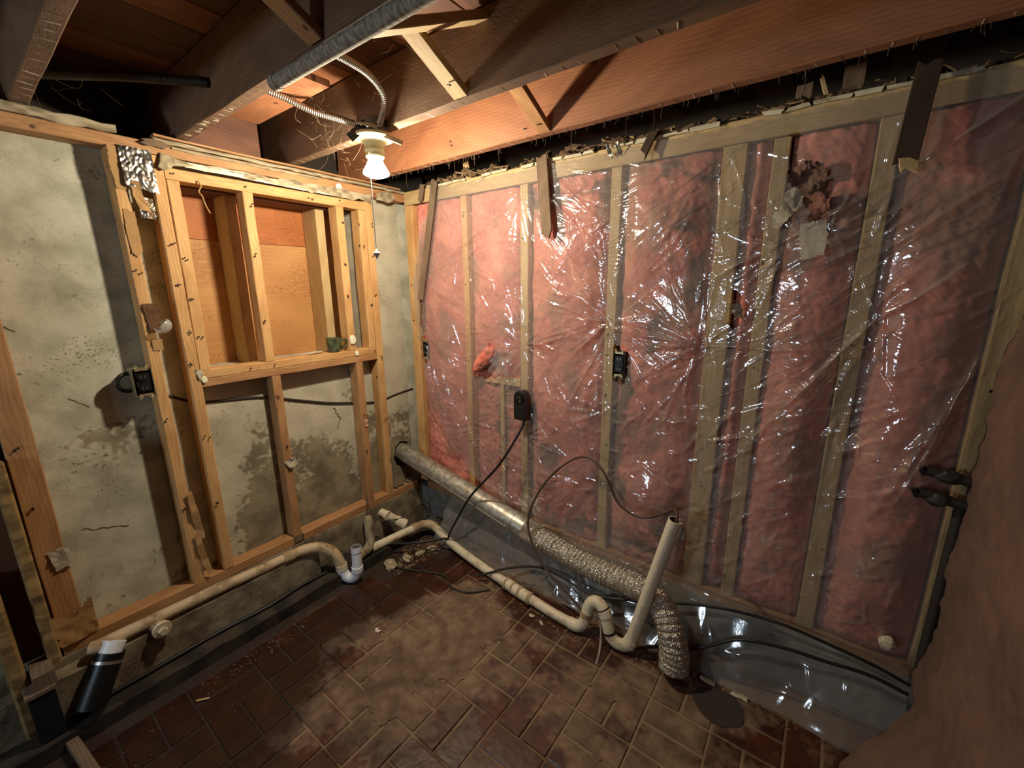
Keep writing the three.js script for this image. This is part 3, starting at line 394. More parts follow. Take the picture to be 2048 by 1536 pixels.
// fans of creases that run out from staples on the studs
for (const [sx, sy, n, len, dir] of [[1.26, 1.34, 13, 0.3, Math.PI], [1.285, 1.34, 11, 0.26, -0.1], [1.63, 1.27, 12, 0.26, Math.PI], [1.80, 1.26, 10, 0.24, 0], [2.055, 1.6, 11, 0.24, 0.7], [2.055, 1.6, 9, 0.3, 3.7], [0.82, 1.21, 9, 0.22, 0.2], [0.45, 1.6, 9, 0.3, 0.4], [1.26, 0.95, 9, 0.24, 2.9], [1.66, 0.9, 10, 0.25, 0.5], [1.66, 0.95, 9, 0.25, 3.6], [2.05, 0.95, 10, 0.3, 0.9], [2.05, 1.1, 9, 0.25, 3.8], [1.26, 1.75, 9, 0.28, 3.5], [0.82, 0.75, 8, 0.2, 0], [1.66, 0.45, 8, 0.22, 2.8], [1.85, 1.6, 14, 0.3, 3.6], [1.95, 1.63, 10, 0.2, 0.5]]) for (let i = 0; i < n; i++) { const a = dir + rr(-0.85, 0.85), l = len * rr(0.35, 1), s = rr(0, 0.03); fold(sx + s * Math.cos(a), sy + s * Math.sin(a), sx + l * Math.cos(a), sy + l * Math.sin(a), rr(0.0022, 0.007), rr(0.0025, 0.0055), 0.003); }
const FOCUS = [[1.63, 1.27], [2.09, 1.38], [1.262, 1.34], [0.82, 1.21], [2.33, 1.94], [1.66, 0.6], [0.45, 1.7], [1.262, 0.6], [2.05, 0.8], [0.82, 1.9], [1.66, 1.9], [0.45, 0.7]];
for (let i = 0; i < 820; i++) { const x = rr(0.1, 2.33), y = rr(0.3, 1.93); let best = 9, F = FOCUS[0]; for (const q of FOCUS) { const d = Math.hypot(x - q[0], y - q[1]) * rr(0.6, 1.4); if (d < best) { best = d; F = q; } } const a = (x > 1.7 && rnd() < 0.55 ? 0.66 : Math.atan2(y - F[1], x - F[0])) + rr(-0.28, 0.28), l = rr(0.025, 0.15) * (rnd() < 0.2 ? 1.5 : 1); fold(x - l * Math.cos(a), y - l * Math.sin(a), x + l * Math.cos(a), y + l * Math.sin(a), rr(0.001, 0.0046), rr(0.0022, 0.0055), 0.005); }
for (let i = 0; i < 60; i++) { const x = rr(0.3, 2.3), y = rr(0.03, 0.24), a = rr(0, 3.14), l = rr(0.02, 0.09); fold(x - l * Math.cos(a), y - l * Math.sin(a), x + l * Math.cos(a), y + l * Math.sin(a), rr(0.001, 0.005), rr(0.005, 0.012), 0.004); }
for (let i = 0; i < 260; i++) { const x = rr(0.45, 2.3), y = rr(0.3, 1.05), a = (x > 1.7 ? 1.1 : x > 1.28 && x < 1.65 ? 0.15 + (x - 1.46) * -2.5 : 0.35) + rr(-0.6, 0.6), l = rr(0.015, 0.06); fold(x - l * Math.cos(a), y - l * Math.sin(a), x + l * Math.cos(a), y + l * Math.sin(a), rr(0.002, 0.006), rr(0.0025, 0.006), 0.006); }
const filmBase = (x, y) => { let z = 0.0085 + macro(x, y) * 1.02; if (y < 0.285) { const d = 0.285 - y; z += 0.53 * d * ss(0, 0.05, d) + 0.02 * ss(1.9, 2.3, x) * ss(0, 0.2, d); } return z; };
const TEARS = [[[1.684, 1.45], [1.705, 1.462], [1.722, 1.467], [1.745, 1.44], [1.757, 1.417], [1.755, 1.38], [1.749, 1.349], [1.719, 1.339], [1.69, 1.352], [1.685, 1.38], [1.697, 1.41]], [[1.817, 1.941], [1.835, 1.94], [1.85, 1.9], [1.84, 1.85], [1.865, 1.83], [1.893, 1.831], [1.905, 1.8], [1.931, 1.811], [1.945, 1.78], [1.937, 1.75], [1.942, 1.70], [1.935, 1.64], [1.90, 1.64], [1.895, 1.70], [1.865, 1.74], [1.84, 1.79], [1.823, 1.828]], [[1.279, 1.245], [1.36, 1.24], [1.352, 1.12], [1.33, 1.085], [1.285, 1.085]], [[0.095, 1.215], [0.17, 1.215], [0.165, 1.06], [0.09, 1.06]], [[0.49, 1.03], [0.56, 1.12], [0.63, 1.215], [0.67, 1.2], [0.60, 1.08], [0.66, 1.035], [0.58, 1.02]], [[0.35, 0.48], [0.37, 0.56], [0.40, 0.54], [0.42, 0.42], [0.38, 0.40]], [[0.66, 0.55], [0.675, 0.6], [0.70, 0.57], [0.69, 0.53]]];
const inside = (x, y, P) => { let c = false; for (let i = 0, j = P.length - 1; i < P.length; j = i++) if ((P[i][1] > y) !== (P[j][1] > y) && x < (P[j][0] - P[i][0]) * (y - P[i][1]) / (P[j][1] - P[i][1]) + P[i][0]) c = !c; return c; };
const LEFT = [[2.0, 0.30], [1.92, 0.26], [1.8, 0.14], [1.5, 0.04], [1.2, 0.075], [1.0, 0.11], [0.8, 0.19], [0.6, 0.30], [0.45, 0.44], [0.36, 0.62], [0.3, 0.7], [0.285, 0.3], [0.0, 0.27]];
const leftEdge = (y) => { for (let i = 0; i + 1 < LEFT.length; i++) if (y <= LEFT[i][0] && y >= LEFT[i + 1][0]) return mix(LEFT[i + 1][1], LEFT[i][1], (y - LEFT[i + 1][0]) / (LEFT[i][0] - LEFT[i + 1][0])); return 0.3; };
{
  const x0 = 0.03, x1 = 2.335, y0 = 0.012, y1 = 1.998, nx = 500, ny = 430, hx = (x1 - x0) / nx, hy = (y1 - y0) / ny, Z = new Float32Array((nx + 1) * (ny + 1));
  for (let j = 0; j <= ny; j++) for (let i = 0; i <= nx; i++) { const x = x0 + i * hx, y = y0 + j * hy; let z = 0.0022 * (1 + noise(x * 16 + y * 6, y * 20)) * 0.6;
    if (y > 1.42 && y < 1.94) { const d = Math.abs(x - 1.262) / 0.06; if (d < 1) z += 0.0022 * (1 - d * d) * (0.5 + 0.5 * Math.sin(y * 430 + 3 * noise(x * 30, y * 14))); }
    if (y > 0.45 && y < 1.3) { const d = Math.abs(x - 2.053) / 0.05; if (d < 1) z += 0.0012 * (1 - d * d) * (0.5 + 0.5 * Math.sin(y * 330 + x * 120 + 3 * noise(x * 30, y * 14))) * ss(-0.1, 0.4, noise(y * 7, 3)); }
    Z[j * (nx + 1) + i] = z; }
  for (const [ax, ay, bx, by, a, w, wob, s] of FOLDS) {
    const R = w * 5, L2 = (bx - ax) ** 2 + (by - ay) ** 2, i0 = Math.max(0, Math.floor((Math.min(ax, bx) - R - x0) / hx)), i1 = Math.min(nx, Math.ceil((Math.max(ax, bx) + R - x0) / hx)), j0 = Math.max(0, Math.floor((Math.min(ay, by) - R - y0) / hy)), j1 = Math.min(ny, Math.ceil((Math.max(ay, by) + R - y0) / hy));
    for (let j = j0; j <= j1; j++) for (let i = i0; i <= i1; i++) { const x = x0 + i * hx, y = y0 + j * hy, t = ((x - ax) * (bx - ax) + (y - ay) * (by - ay)) / L2; if (t < 0 || t > 1) continue; const L = Math.sqrt(L2), d = ((x - ax) * (by - ay) - (y - ay) * (bx - ax)) / L + wob * noise(t * L * 14 + s, s); if (Math.abs(d) > R) continue; const q = d / w; Z[j * (nx + 1) + i] += 1.25 * a * Math.sin(Math.PI * Math.pow(t, 0.8)) * (1 / (1 + q * q) - 0.04); }
  }
  const P0 = V(1.2, 0.012, 0.01);
  const g = gridGeo(nx, ny, (u, v) => { const i = Math.round(u * nx), j = Math.round(v * ny), x = x0 + i * hx, y = y0 + j * hy; return [x - P0.x, y - P0.y, filmBase(x, y) + Z[j * (nx + 1) + i] - P0.z]; }, (x, y) => [x + P0.x, y + P0.y], (u, v) => {
    const x = x0 + u * (x1 - x0), y = y0 + v * (y1 - y0), w = 0.012 * noise(x * 40, y * 40);
    if (x < leftEdge(y) + 0.018 * noise(y * 14, 3) + w) return false;
    if (y > 1.985 + 0.012 * noise(x * 30, 7)) return false;
    if (y < 0.018 + 0.014 * noise(x * 9, 11)) return false;
    for (const t of TEARS) if (inside(x + w, y + 0.012 * noise(x * 38 + 9, y * 38), t)) return false;
    return true;
  });
  const sheet = solo('plastic_sheet', 'clear wrinkled plastic sheet stapled over the pink insulation and hanging down over the curb', 'plastic sheet', g, M.film, P0);
  // where the sheet is gathered it lies double: milky pleats along the main folds
  const zAt = (x, y) => filmBase(x, y) + Z[Math.round(clamp((y - y0) / hy, 0, ny)) * (nx + 1) + Math.round(clamp((x - x0) / hx, 0, nx))];
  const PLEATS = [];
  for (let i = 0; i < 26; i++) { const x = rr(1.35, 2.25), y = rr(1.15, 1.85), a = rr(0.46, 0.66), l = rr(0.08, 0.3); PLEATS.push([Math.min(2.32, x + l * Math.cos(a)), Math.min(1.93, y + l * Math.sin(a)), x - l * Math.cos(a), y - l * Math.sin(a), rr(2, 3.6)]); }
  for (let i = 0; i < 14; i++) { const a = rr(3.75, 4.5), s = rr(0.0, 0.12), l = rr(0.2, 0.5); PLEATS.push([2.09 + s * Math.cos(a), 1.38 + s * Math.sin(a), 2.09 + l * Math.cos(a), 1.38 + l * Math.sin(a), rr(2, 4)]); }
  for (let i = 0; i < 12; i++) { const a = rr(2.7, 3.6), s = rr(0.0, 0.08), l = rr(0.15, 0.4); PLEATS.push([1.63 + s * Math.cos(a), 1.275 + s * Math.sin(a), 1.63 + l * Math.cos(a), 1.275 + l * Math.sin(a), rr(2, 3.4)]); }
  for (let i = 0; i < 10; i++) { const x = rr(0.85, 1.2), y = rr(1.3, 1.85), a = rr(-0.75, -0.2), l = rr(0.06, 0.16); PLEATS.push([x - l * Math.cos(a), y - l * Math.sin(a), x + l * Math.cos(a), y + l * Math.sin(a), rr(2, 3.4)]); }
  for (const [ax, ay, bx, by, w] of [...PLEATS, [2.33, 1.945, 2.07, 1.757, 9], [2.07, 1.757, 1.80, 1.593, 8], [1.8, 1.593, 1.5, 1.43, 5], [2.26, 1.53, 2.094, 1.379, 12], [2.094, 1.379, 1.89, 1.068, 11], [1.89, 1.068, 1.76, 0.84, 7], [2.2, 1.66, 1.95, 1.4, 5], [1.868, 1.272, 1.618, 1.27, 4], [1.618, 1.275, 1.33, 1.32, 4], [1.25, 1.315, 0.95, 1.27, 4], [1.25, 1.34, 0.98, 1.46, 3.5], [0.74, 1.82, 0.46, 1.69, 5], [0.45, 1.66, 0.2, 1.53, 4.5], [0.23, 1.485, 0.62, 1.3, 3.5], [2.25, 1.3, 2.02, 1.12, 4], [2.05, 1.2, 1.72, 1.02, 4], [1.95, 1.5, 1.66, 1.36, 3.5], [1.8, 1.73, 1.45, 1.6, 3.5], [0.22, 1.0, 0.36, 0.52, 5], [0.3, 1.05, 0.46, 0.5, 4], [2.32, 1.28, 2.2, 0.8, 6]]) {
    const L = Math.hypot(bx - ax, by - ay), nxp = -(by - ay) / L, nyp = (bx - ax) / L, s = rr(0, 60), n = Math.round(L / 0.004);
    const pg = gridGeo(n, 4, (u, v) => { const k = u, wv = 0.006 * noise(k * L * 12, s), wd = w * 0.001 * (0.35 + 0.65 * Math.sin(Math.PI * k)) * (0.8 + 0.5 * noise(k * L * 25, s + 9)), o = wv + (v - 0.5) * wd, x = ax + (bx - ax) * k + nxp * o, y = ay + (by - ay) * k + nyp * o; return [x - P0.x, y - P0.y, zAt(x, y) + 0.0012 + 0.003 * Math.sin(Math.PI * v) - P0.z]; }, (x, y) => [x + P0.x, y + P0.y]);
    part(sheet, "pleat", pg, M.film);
  }
}
// torn scraps of plastic and paper at the tears
const scrap = (name, label, cat, pts, t, mat, pos, rot = [0, 0, 0], curl = 0.01, group) => { const o = solo(name, label, cat, t < 0.002 ? sheetGeo(pts, curl * 0.45) : flakeGeo(pts, t, curl), mat, V(...pos), group); o.rotation.set(...rot); return o; };
scrap('torn_paper', 'yellowish torn paper tongue hanging left below the big tear', 'paper scrap', [[0.02, 0.05], [-0.005, 0.035], [-0.01, 0.0], [-0.035, -0.03], [-0.03, -0.065], [-0.012, -0.068], [0.005, -0.05], [0.03, -0.02], [0.045, 0.02]], 0.001, M.paperGrey, [1.832, 1.725, 0.022], [0, 0.2, 0], 0.02);
scrap('torn_paper', 'brown crumpled paper showing inside the big tear', 'paper scrap', [[-0.05, 0.03], [0, 0.05], [0.04, 0.03], [0.05, -0.02], [0.03, -0.06], [-0.02, -0.05], [-0.05, -0.02]], 0.0015, std({ color: 0x74584a, roughness: 1, side: THREE.DoubleSide }), [1.878, 1.80, 0.003], [0.3, 0.1, 0.2], 0.05);
scrap('torn_paper', 'reddish brown paper flap in the lower end of the big tear', 'paper scrap', [[-0.03, 0.05], [0.04, 0.055], [0.045, 0], [0.03, -0.06], [-0.03, -0.055], [-0.035, 0]], 0.0015, std({ color: 0x7d5546, roughness: 1, side: THREE.DoubleSide }), [1.905, 1.70, 0.008], [0.2, -0.2, 0.1], 0.05);
scrap('clear_tape', 'milky clear tape patch just below the big tear', 'tape', [[-0.035, 0.05], [0.03, 0.055], [0.036, 0.0], [0.03, -0.045], [-0.02, -0.06], [-0.03, -0.04], [-0.034, 0]], 0.0006, phys({ color: 0xe2dcc8, transmission: 0.45, thickness: 0, roughness: 0.3, side: THREE.DoubleSide }), [1.915, 1.615, 0.028], [0, 0.08, 0.05], 0.006);
scrap('torn_paper', 'pale kraft paper curl inside the round tear', 'paper scrap', [[-0.02, 0.035], [0.012, 0.04], [0.02, 0.0], [0.012, -0.03], [0.0, -0.01], [-0.012, -0.02]], 0.001, M.paperGrey, [1.728, 1.39, 0.004], [0.3, 0.5, 0.2], 0.03);
{ // tuft of wool that has been pulled out through the slit
  let g = mergeVertices(new THREE.IcosahedronGeometry(1, 5), 1e-5); const P = g.attributes.position;
  for (let i = 0; i < P.count; i++) { const x = P.getX(i), y = P.getY(i), z = P.getZ(i), k = 1 + 0.28 * fbm(x * 2.2 + 4, y * 2.2 + z * 2, 4) + 0.07 * noise(x * 11, y * 11 + z * 8), t = x * 0.5 + 0.5; P.setXYZ(i, x * 0.1 * k, y * (0.028 + 0.022 * t) * k, z * 0.03 * k); }
  g.computeVertexNormals(); planeUV(g, (x, y, z) => [x * 1.2 + 0.3, y * 1.2 + z + 0.4]); g.rotateZ(0.75);
  solo('insulation_tuft', 'pink glass wool tuft pulled out through a slit in the plastic', 'insulation', g, std({ map: M.wool.map, color: 0xffe2d6, bumpMap: M.wool.bumpMap, bumpScale: 0.006, roughness: 1 }), V(0.585, 1.115, 0.03));
  scrap('plastic_flap', 'shiny loose plastic flap at the pulled-out insulation tuft', 'plastic scrap', [[-0.07, 0.1], [0.03, 0.09], [0.13, 0.06], [0.08, 0.0], [0.1, -0.07], [0.02, -0.04], [-0.02, 0.0]], 0.0004, M.film, [0.665, 1.11, 0.045], [0.15, 0.2, 0], 0.03);
}
{ // insulated side wall at the right edge of the picture; the blanket sags out over the floor
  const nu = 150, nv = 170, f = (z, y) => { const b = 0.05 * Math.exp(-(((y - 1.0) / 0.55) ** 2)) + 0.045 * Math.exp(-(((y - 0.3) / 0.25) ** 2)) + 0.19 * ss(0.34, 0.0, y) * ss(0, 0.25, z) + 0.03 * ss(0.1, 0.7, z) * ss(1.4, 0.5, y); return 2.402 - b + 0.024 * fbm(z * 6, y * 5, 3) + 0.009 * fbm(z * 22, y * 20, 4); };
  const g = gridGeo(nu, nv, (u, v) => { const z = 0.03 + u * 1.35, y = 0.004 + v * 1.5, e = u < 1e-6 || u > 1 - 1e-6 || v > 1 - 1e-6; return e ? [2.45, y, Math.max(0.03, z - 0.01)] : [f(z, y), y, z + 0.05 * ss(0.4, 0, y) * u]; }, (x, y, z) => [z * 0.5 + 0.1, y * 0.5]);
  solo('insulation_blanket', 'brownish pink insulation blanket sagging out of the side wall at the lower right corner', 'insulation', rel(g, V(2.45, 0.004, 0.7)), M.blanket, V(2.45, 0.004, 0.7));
  lumber('wall_stud', 'dark stud of the side wall above the sagging insulation blanket', 'stud', V(2.43, 0.004, 1.42), V(2.43, 2.0, 1.42), 0.04, 0.05, V(0, 0, 1), M.pine2);
}

// ---------------------------------------------------------------- the lamp, its box and the armoured cables
{
  const t = thing('ceiling_lamp', 'bare lit bulb in a cream porcelain lampholder hanging from an old joist', 'lamp', V(BULB.x, 1.985, BULB.z));
  const oct = new THREE.CylinderGeometry(0.052, 0.052, 0.045, 8).translate(0, 0.038, 0);
  part(t, 'junction_box', oct, std({ color: 0x57534b, metalness: 0.7, roughness: 0.45 }));
  const disc = new THREE.LatheGeometry([[0.0, 0.012], [0.066, 0.012], [0.069, 0.006], [0.066, 0], [0.05, -0.006], [0.036, -0.014], [0.032, -0.03], [0.0315, -0.042]].map(p => new THREE.Vector2(...p)), 40);
  part(t, 'porcelain_base', disc, M.ivory);
  const sock = new THREE.LatheGeometry([[0.0315, -0.034], [0.033, -0.036], [0.033, -0.04], [0.0315, -0.042], [0.031, -0.05], [0.032, -0.052], [0.032, -0.057], [0.028, -0.06], [0.012, -0.06]].map(p => new THREE.Vector2(...p)), 40);
  part(t, 'socket', sock, std({ color: 0xd8d2a8, roughness: 0.35 }));
  const bulb = new THREE.LatheGeometry([[0.012, -0.058], [0.02, -0.06], [0.024, -0.066], [0.029, -0.078], [0.037, -0.092], [0.043, -0.102], [0.045, -0.108], [0.044, -0.112], [0.036, -0.117], [0.02, -0.122], [0.0005, -0.124]].map(p => new THREE.Vector2(...p)), 40);
  part(t, 'bulb', bulb, std({ color: 0xffffff, emissive: BULB.color, emissiveIntensity: BULB.glow, roughness: 0.3 }));
  const l = new THREE.PointLight(BULB.color, BULB.power, 0, 2); l.position.set(BULB.x, BULB.y, BULB.z); l.castShadow = true; l.shadow.radius = 1.6; scene.add(l);
  const bits = [], a = V(0.012, -0.05, 0.034), b = V(0.028, -0.365, 0.045); for (let i = 0; i <= 84; i++) { const p = a.clone().lerp(b, i / 84); bits.push(new THREE.SphereGeometry(0.0019, 6, 5).translate(p.x, p.y, p.z)); }
  part(t, 'pull_chain', merge(bits), M.steel);
  const knob = new THREE.LatheGeometry([[0.0005, 0.012], [0.003, 0.011], [0.004, 0.002], [0.011, -0.001], [0.0125, -0.005], [0.011, -0.008], [0.006, -0.013], [0.004, -0.02], [0.0005, -0.024]].map(p => new THREE.Vector2(...p)), 20).translate(b.x, b.y - 0.012, b.z);
  part(t, 'pull_knob', knob, std({ color: 0xbfb8a6, roughness: 0.4 }));
  const tape = new THREE.BoxGeometry(0.075, 0.03, 0.0012).rotateZ(0.7).rotateY(0.75).translate(0.0, 0.012, 0.062); part(t, 'black_tape', tape, M.black);
  const pap = flakeGeo(raggedOutline(0.1, 0.03, 16, 0.4), 0.002, 0.02).rotateX(-0.5).rotateY(0.8).translate(0.04, 0.024, 0.05); part(t, 'torn_ceiling_paper', pap, M.paperGrey);
  const slat = boardGeo(0.07, 0.015, 0.005, { seg: 2, jag1: 0.006 }).rotateZ(-0.4).rotateY(0.5).translate(0.085, -0.012, -0.015); part(t, 'wood_splinter', slat, M.pale);
}
function armour(label, pts, r, n) { // spiral armour: rings along the run
  const c = curve(pts), L = c.getLength(), N = Math.round(L / 0.0065), rad = 12, pos = [], idx = [], fr = c.computeFrenetFrames(N * 4, false), K = N * 4;
  for (let i = 0; i <= K; i++) { const p = c.getPointAt(i / K), q = r * (1 + 0.13 * Math.sin(i / 4 * 6.2832 + 0.0)); for (let j = 0; j < rad; j++) { const a = j / rad * 6.2832, h = r * (0.9 + 0.28 * Math.abs(Math.cos((i / 8 + j / rad / 2) * 6.2832))); pos.push(p.x + h * (Math.cos(a) * fr.normals[i].x + Math.sin(a) * fr.binormals[i].x), p.y + h * (Math.cos(a) * fr.normals[i].y + Math.sin(a) * fr.binormals[i].y), p.z + h * (Math.cos(a) * fr.normals[i].z + Math.sin(a) * fr.binormals[i].z)); } }
  for (let i = 0; i < K; i++) for (let j = 0; j < rad; j++) { const a = i * rad + j, b = i * rad + (j + 1) % rad; idx.push(a, b, a + rad, b, b + rad, a + rad); }
  const g = new THREE.BufferGeometry(); g.setAttribute('position', new THREE.Float32BufferAttribute(pos, 3)); g.setIndex(idx); g.computeVertexNormals(); planeUV(g, (x, y, z) => [x, y]);
  const p0 = V(...pts[0]); return solo('armoured_cable', label, 'cable', rel(g, p0), M.conduit, p0, 'armoured cables under the ceiling');
}
armour('spiral metal cable running left from the lamp box to the pipe joist', [[0.60, 2.03, 0.668], [0.565, 2.045, 0.715], [0.505, 2.065, 0.785], [0.455, 2.098, 0.87], [0.41, 2.12, 0.99]], 0.0098);
armour('spiral metal cable arching up from the right side of the lamp box', [[0.69, 2.02, 0.66], [0.715, 2.045, 0.662], [0.75, 2.083, 0.68], [0.778, 2.108, 0.745], [0.796, 2.114, 0.84], [0.81, 2.105, 0.99]], 0.0098);
armour('dark spiral metal cable sagging in the black gap at the upper left', [[0.37, 2.1, 1.036], [0.29, 2.102, 1.12], [0.2, 2.104, 1.21], [0.11, 2.1, 1.3], [0.03, 2.098, 1.385]], 0.012).material = std({ color: 0x4a463e, metalness: 0.8, roughness: 0.5 });
// ---------------------------------------------------------------- ducts
{
  const t = thing('air_duct', 'round galvanised duct from the wall hole running into a crinkled flexible foil hose', 'duct', V(0.02, 0.45, 0.068)), O = t.position;
  const R = (p) => V(p[0], p[1], p[2]).sub(O), A = [-0.17, 0.49, 0.068], B = [0.96, 0.262, 0.075];
  part(t, 'rigid_pipe', rodGeo(R(A), R(B), 0.053, 36), M.galv);
  const at = (f) => R([mix(A[0], B[0], f), mix(A[1], B[1], f), mix(A[2], B[2], f)]);
  part(t, 'joint_ring', rodGeo(at(0.855), at(0.87), 0.0555, 36), M.galv); part(t, 'foil_tape', rodGeo(at(0.93), at(1.005), 0.0562, 36), M.foil);
  const seam = beamGeo(at(0.05).add(V(0, -0.012, 0.052)), at(0.85).add(V(0, -0.012, 0.0525)), 0.006, 0.003, V(0, 1, 0), { seg: 3 }); part(t, 'seam', seam, M.galv);
  const c = curve([[0.93, 0.268, 0.075], [1.08, 0.246, 0.082], [1.25, 0.232, 0.09], [1.42, 0.234, 0.098], [1.53, 0.245, 0.115], [1.60, 0.235, 0.155], [1.65, 0.18, 0.195], [1.672, 0.11, 0.212], [1.678, 0.045, 0.222]].map(p => R(p))), K = 900, rad = 44, L = c.getLength(), fr = c.computeFrenetFrames(K, false), pos = [], idx = [], uv = [];
  for (let i = 0; i <= K; i++) { const f = i / K, p = c.getPointAt(f), tight = 1 - 0.06 * ss(0.6, 0.75, f) * ss(0.95, 0.8, f);
    for (let j = 0; j <= rad; j++) { const a = j / rad * 6.2832, jj = j % rad, ph = f * L / 0.021 + jj / rad, w = Math.pow(Math.abs(Math.sin(Math.PI * ph)), 0.55), h = 0.055 * tight * (0.9 + 0.12 * w + 0.035 * noise(jj / rad * 14 + 3, f * 60) * (jj ? 1 : 1) + 0.02 * noise(Math.cos(a) * 9, f * 150 + Math.sin(a) * 9)); pos.push(p.x + h * (Math.cos(a) * fr.normals[i].x + Math.sin(a) * fr.binormals[i].x), p.y + h * (Math.cos(a) * fr.normals[i].y + Math.sin(a) * fr.binormals[i].y), p.z + h * (Math.cos(a) * fr.normals[i].z + Math.sin(a) * fr.binormals[i].z)); uv.push(f * L, j / rad * 0.35); } }
  for (let i = 0; i < K; i++) for (let j = 0; j < rad; j++) { const a = i * (rad + 1) + j, b = a + 1; idx.push(a, b, a + rad + 1, b, b + rad + 1, a + rad + 1); }
  const g = new THREE.BufferGeometry(); g.setAttribute('position', new THREE.Float32BufferAttribute(pos, 3)); g.setAttribute('uv', new THREE.Float32BufferAttribute(uv, 2)); g.setIndex(idx); g.computeVertexNormals();
  part(t, 'flexible_hose', g, M.foil, 'crinkled foil hose bending down to the floor');
}
// ---------------------------------------------------------------- drain pipes
function pipe(t, name, pts, r, mat, seg = 30, label) { return part(t, name, tubeGeo(curve(pts.map(p => V(...p).sub(t.position))), r, seg, 18), mat, label); }
const hub = (t, a, b, r, mat, name = 'coupling') => part(t, name, rodGeo(V(...a).sub(t.position), V(...b).sub(t.position), r, 20), mat);
{
  const t = thing('drain_pipe', 'dirty beige drain pipe along the left wall with a trap and a white upright stub', 'pipe', V(0.045, 0.2, 0.9));
  pipe(t, 'long_pipe', [[0.046, 0.246, 1.56], [0.046, 0.238, 1.2], [0.048, 0.226, 0.86]], 0.023, M.dirtyPvc, 24);
  pipe(t, 'elbow', [[0.047, 0.227, 0.88], [0.052, 0.222, 0.80], [0.07, 0.208, 0.735], [0.105, 0.17, 0.69], [0.125, 0.12, 0.672], [0.135, 0.085, 0.666]], 0.0265, M.dirtyPvc, 30);
  hub(t, [0.047, 0.228, 0.9], [0.048, 0.2255, 0.855], 0.0285, M.dirtyPvc); hub(t, [0.088, 0.19, 0.708], [0.104, 0.171, 0.692], 0.029, M.dirtyPvc);
  pipe(t, 'trap_bend', [[0.135, 0.095, 0.666], [0.14, 0.058, 0.664], [0.156, 0.03, 0.654], [0.18, 0.024, 0.64], [0.2, 0.042, 0.628], [0.207, 0.075, 0.622]], 0.026, M.whitePvc, 30, 'white lower bend of the trap');
  hub(t, [0.134, 0.1, 0.667], [0.1375, 0.07, 0.666], 0.029, M.oldPvc); hub(t, [0.177, 0.0, 0.642], [0.177, 0.012, 0.642], 0.009, M.whitePvc, 'drain_plug');
  const st = V(0.207, 0.07, 0.622).sub(t.position), en = V(0.2, 0.2, 0.612).sub(t.position); part(t, 'white_riser', tubeGeo(line(st, en), 0.0245, 1, 24, false), M.whitePvc, 'white upright pipe, open at the top'); part(t, 'riser_bore', tubeGeo(line(st, en), 0.019, 1, 24, false), std({ color: 0x8a8478, roughness: 0.7, side: THREE.DoubleSide }));
  hub(t, [0.207, 0.066, 0.622], [0.2065, 0.09, 0.621], 0.0285, M.whitePvc); part(t, 'riser_collar', tubeGeo(line(V(0.2015, 0.172, 0.614).sub(t.position), V(0.2, 0.196, 0.612).sub(t.position)), 0.027, 1, 24, false), M.whitePvc);
  // branch behind the trap, rising to the wall
  pipe(t, 'branch', [[0.135, 0.09, 0.575], [0.12, 0.088, 0.5], [0.10, 0.1, 0.47], [0.075, 0.14, 0.452], [0.06, 0.19, 0.44], [0.03, 0.215, 0.43]], 0.025, M.concrete, 26); hub(t, [0.137, 0.09, 0.585], [0.128, 0.089, 0.545], 0.0285, M.dirtyPvc);
  pipe(t, 'clean_out', [[0.035, 0.222, 1.385], [0.085, 0.214, 1.375]], 0.027, M.dirtyPvc, 4); hub(t, [0.083, 0.214, 1.375], [0.094, 0.213, 1.374], 0.031, M.oldPvc, 'clean_out_ring'); part(t, 'clean_out_plug', new THREE.BoxGeometry(0.016, 0.022, 0.022).rotateX(0.6).translate(0.1 - 0.045, 0.213 - 0.2, 1.374 - 0.9), M.oldPvc);
}
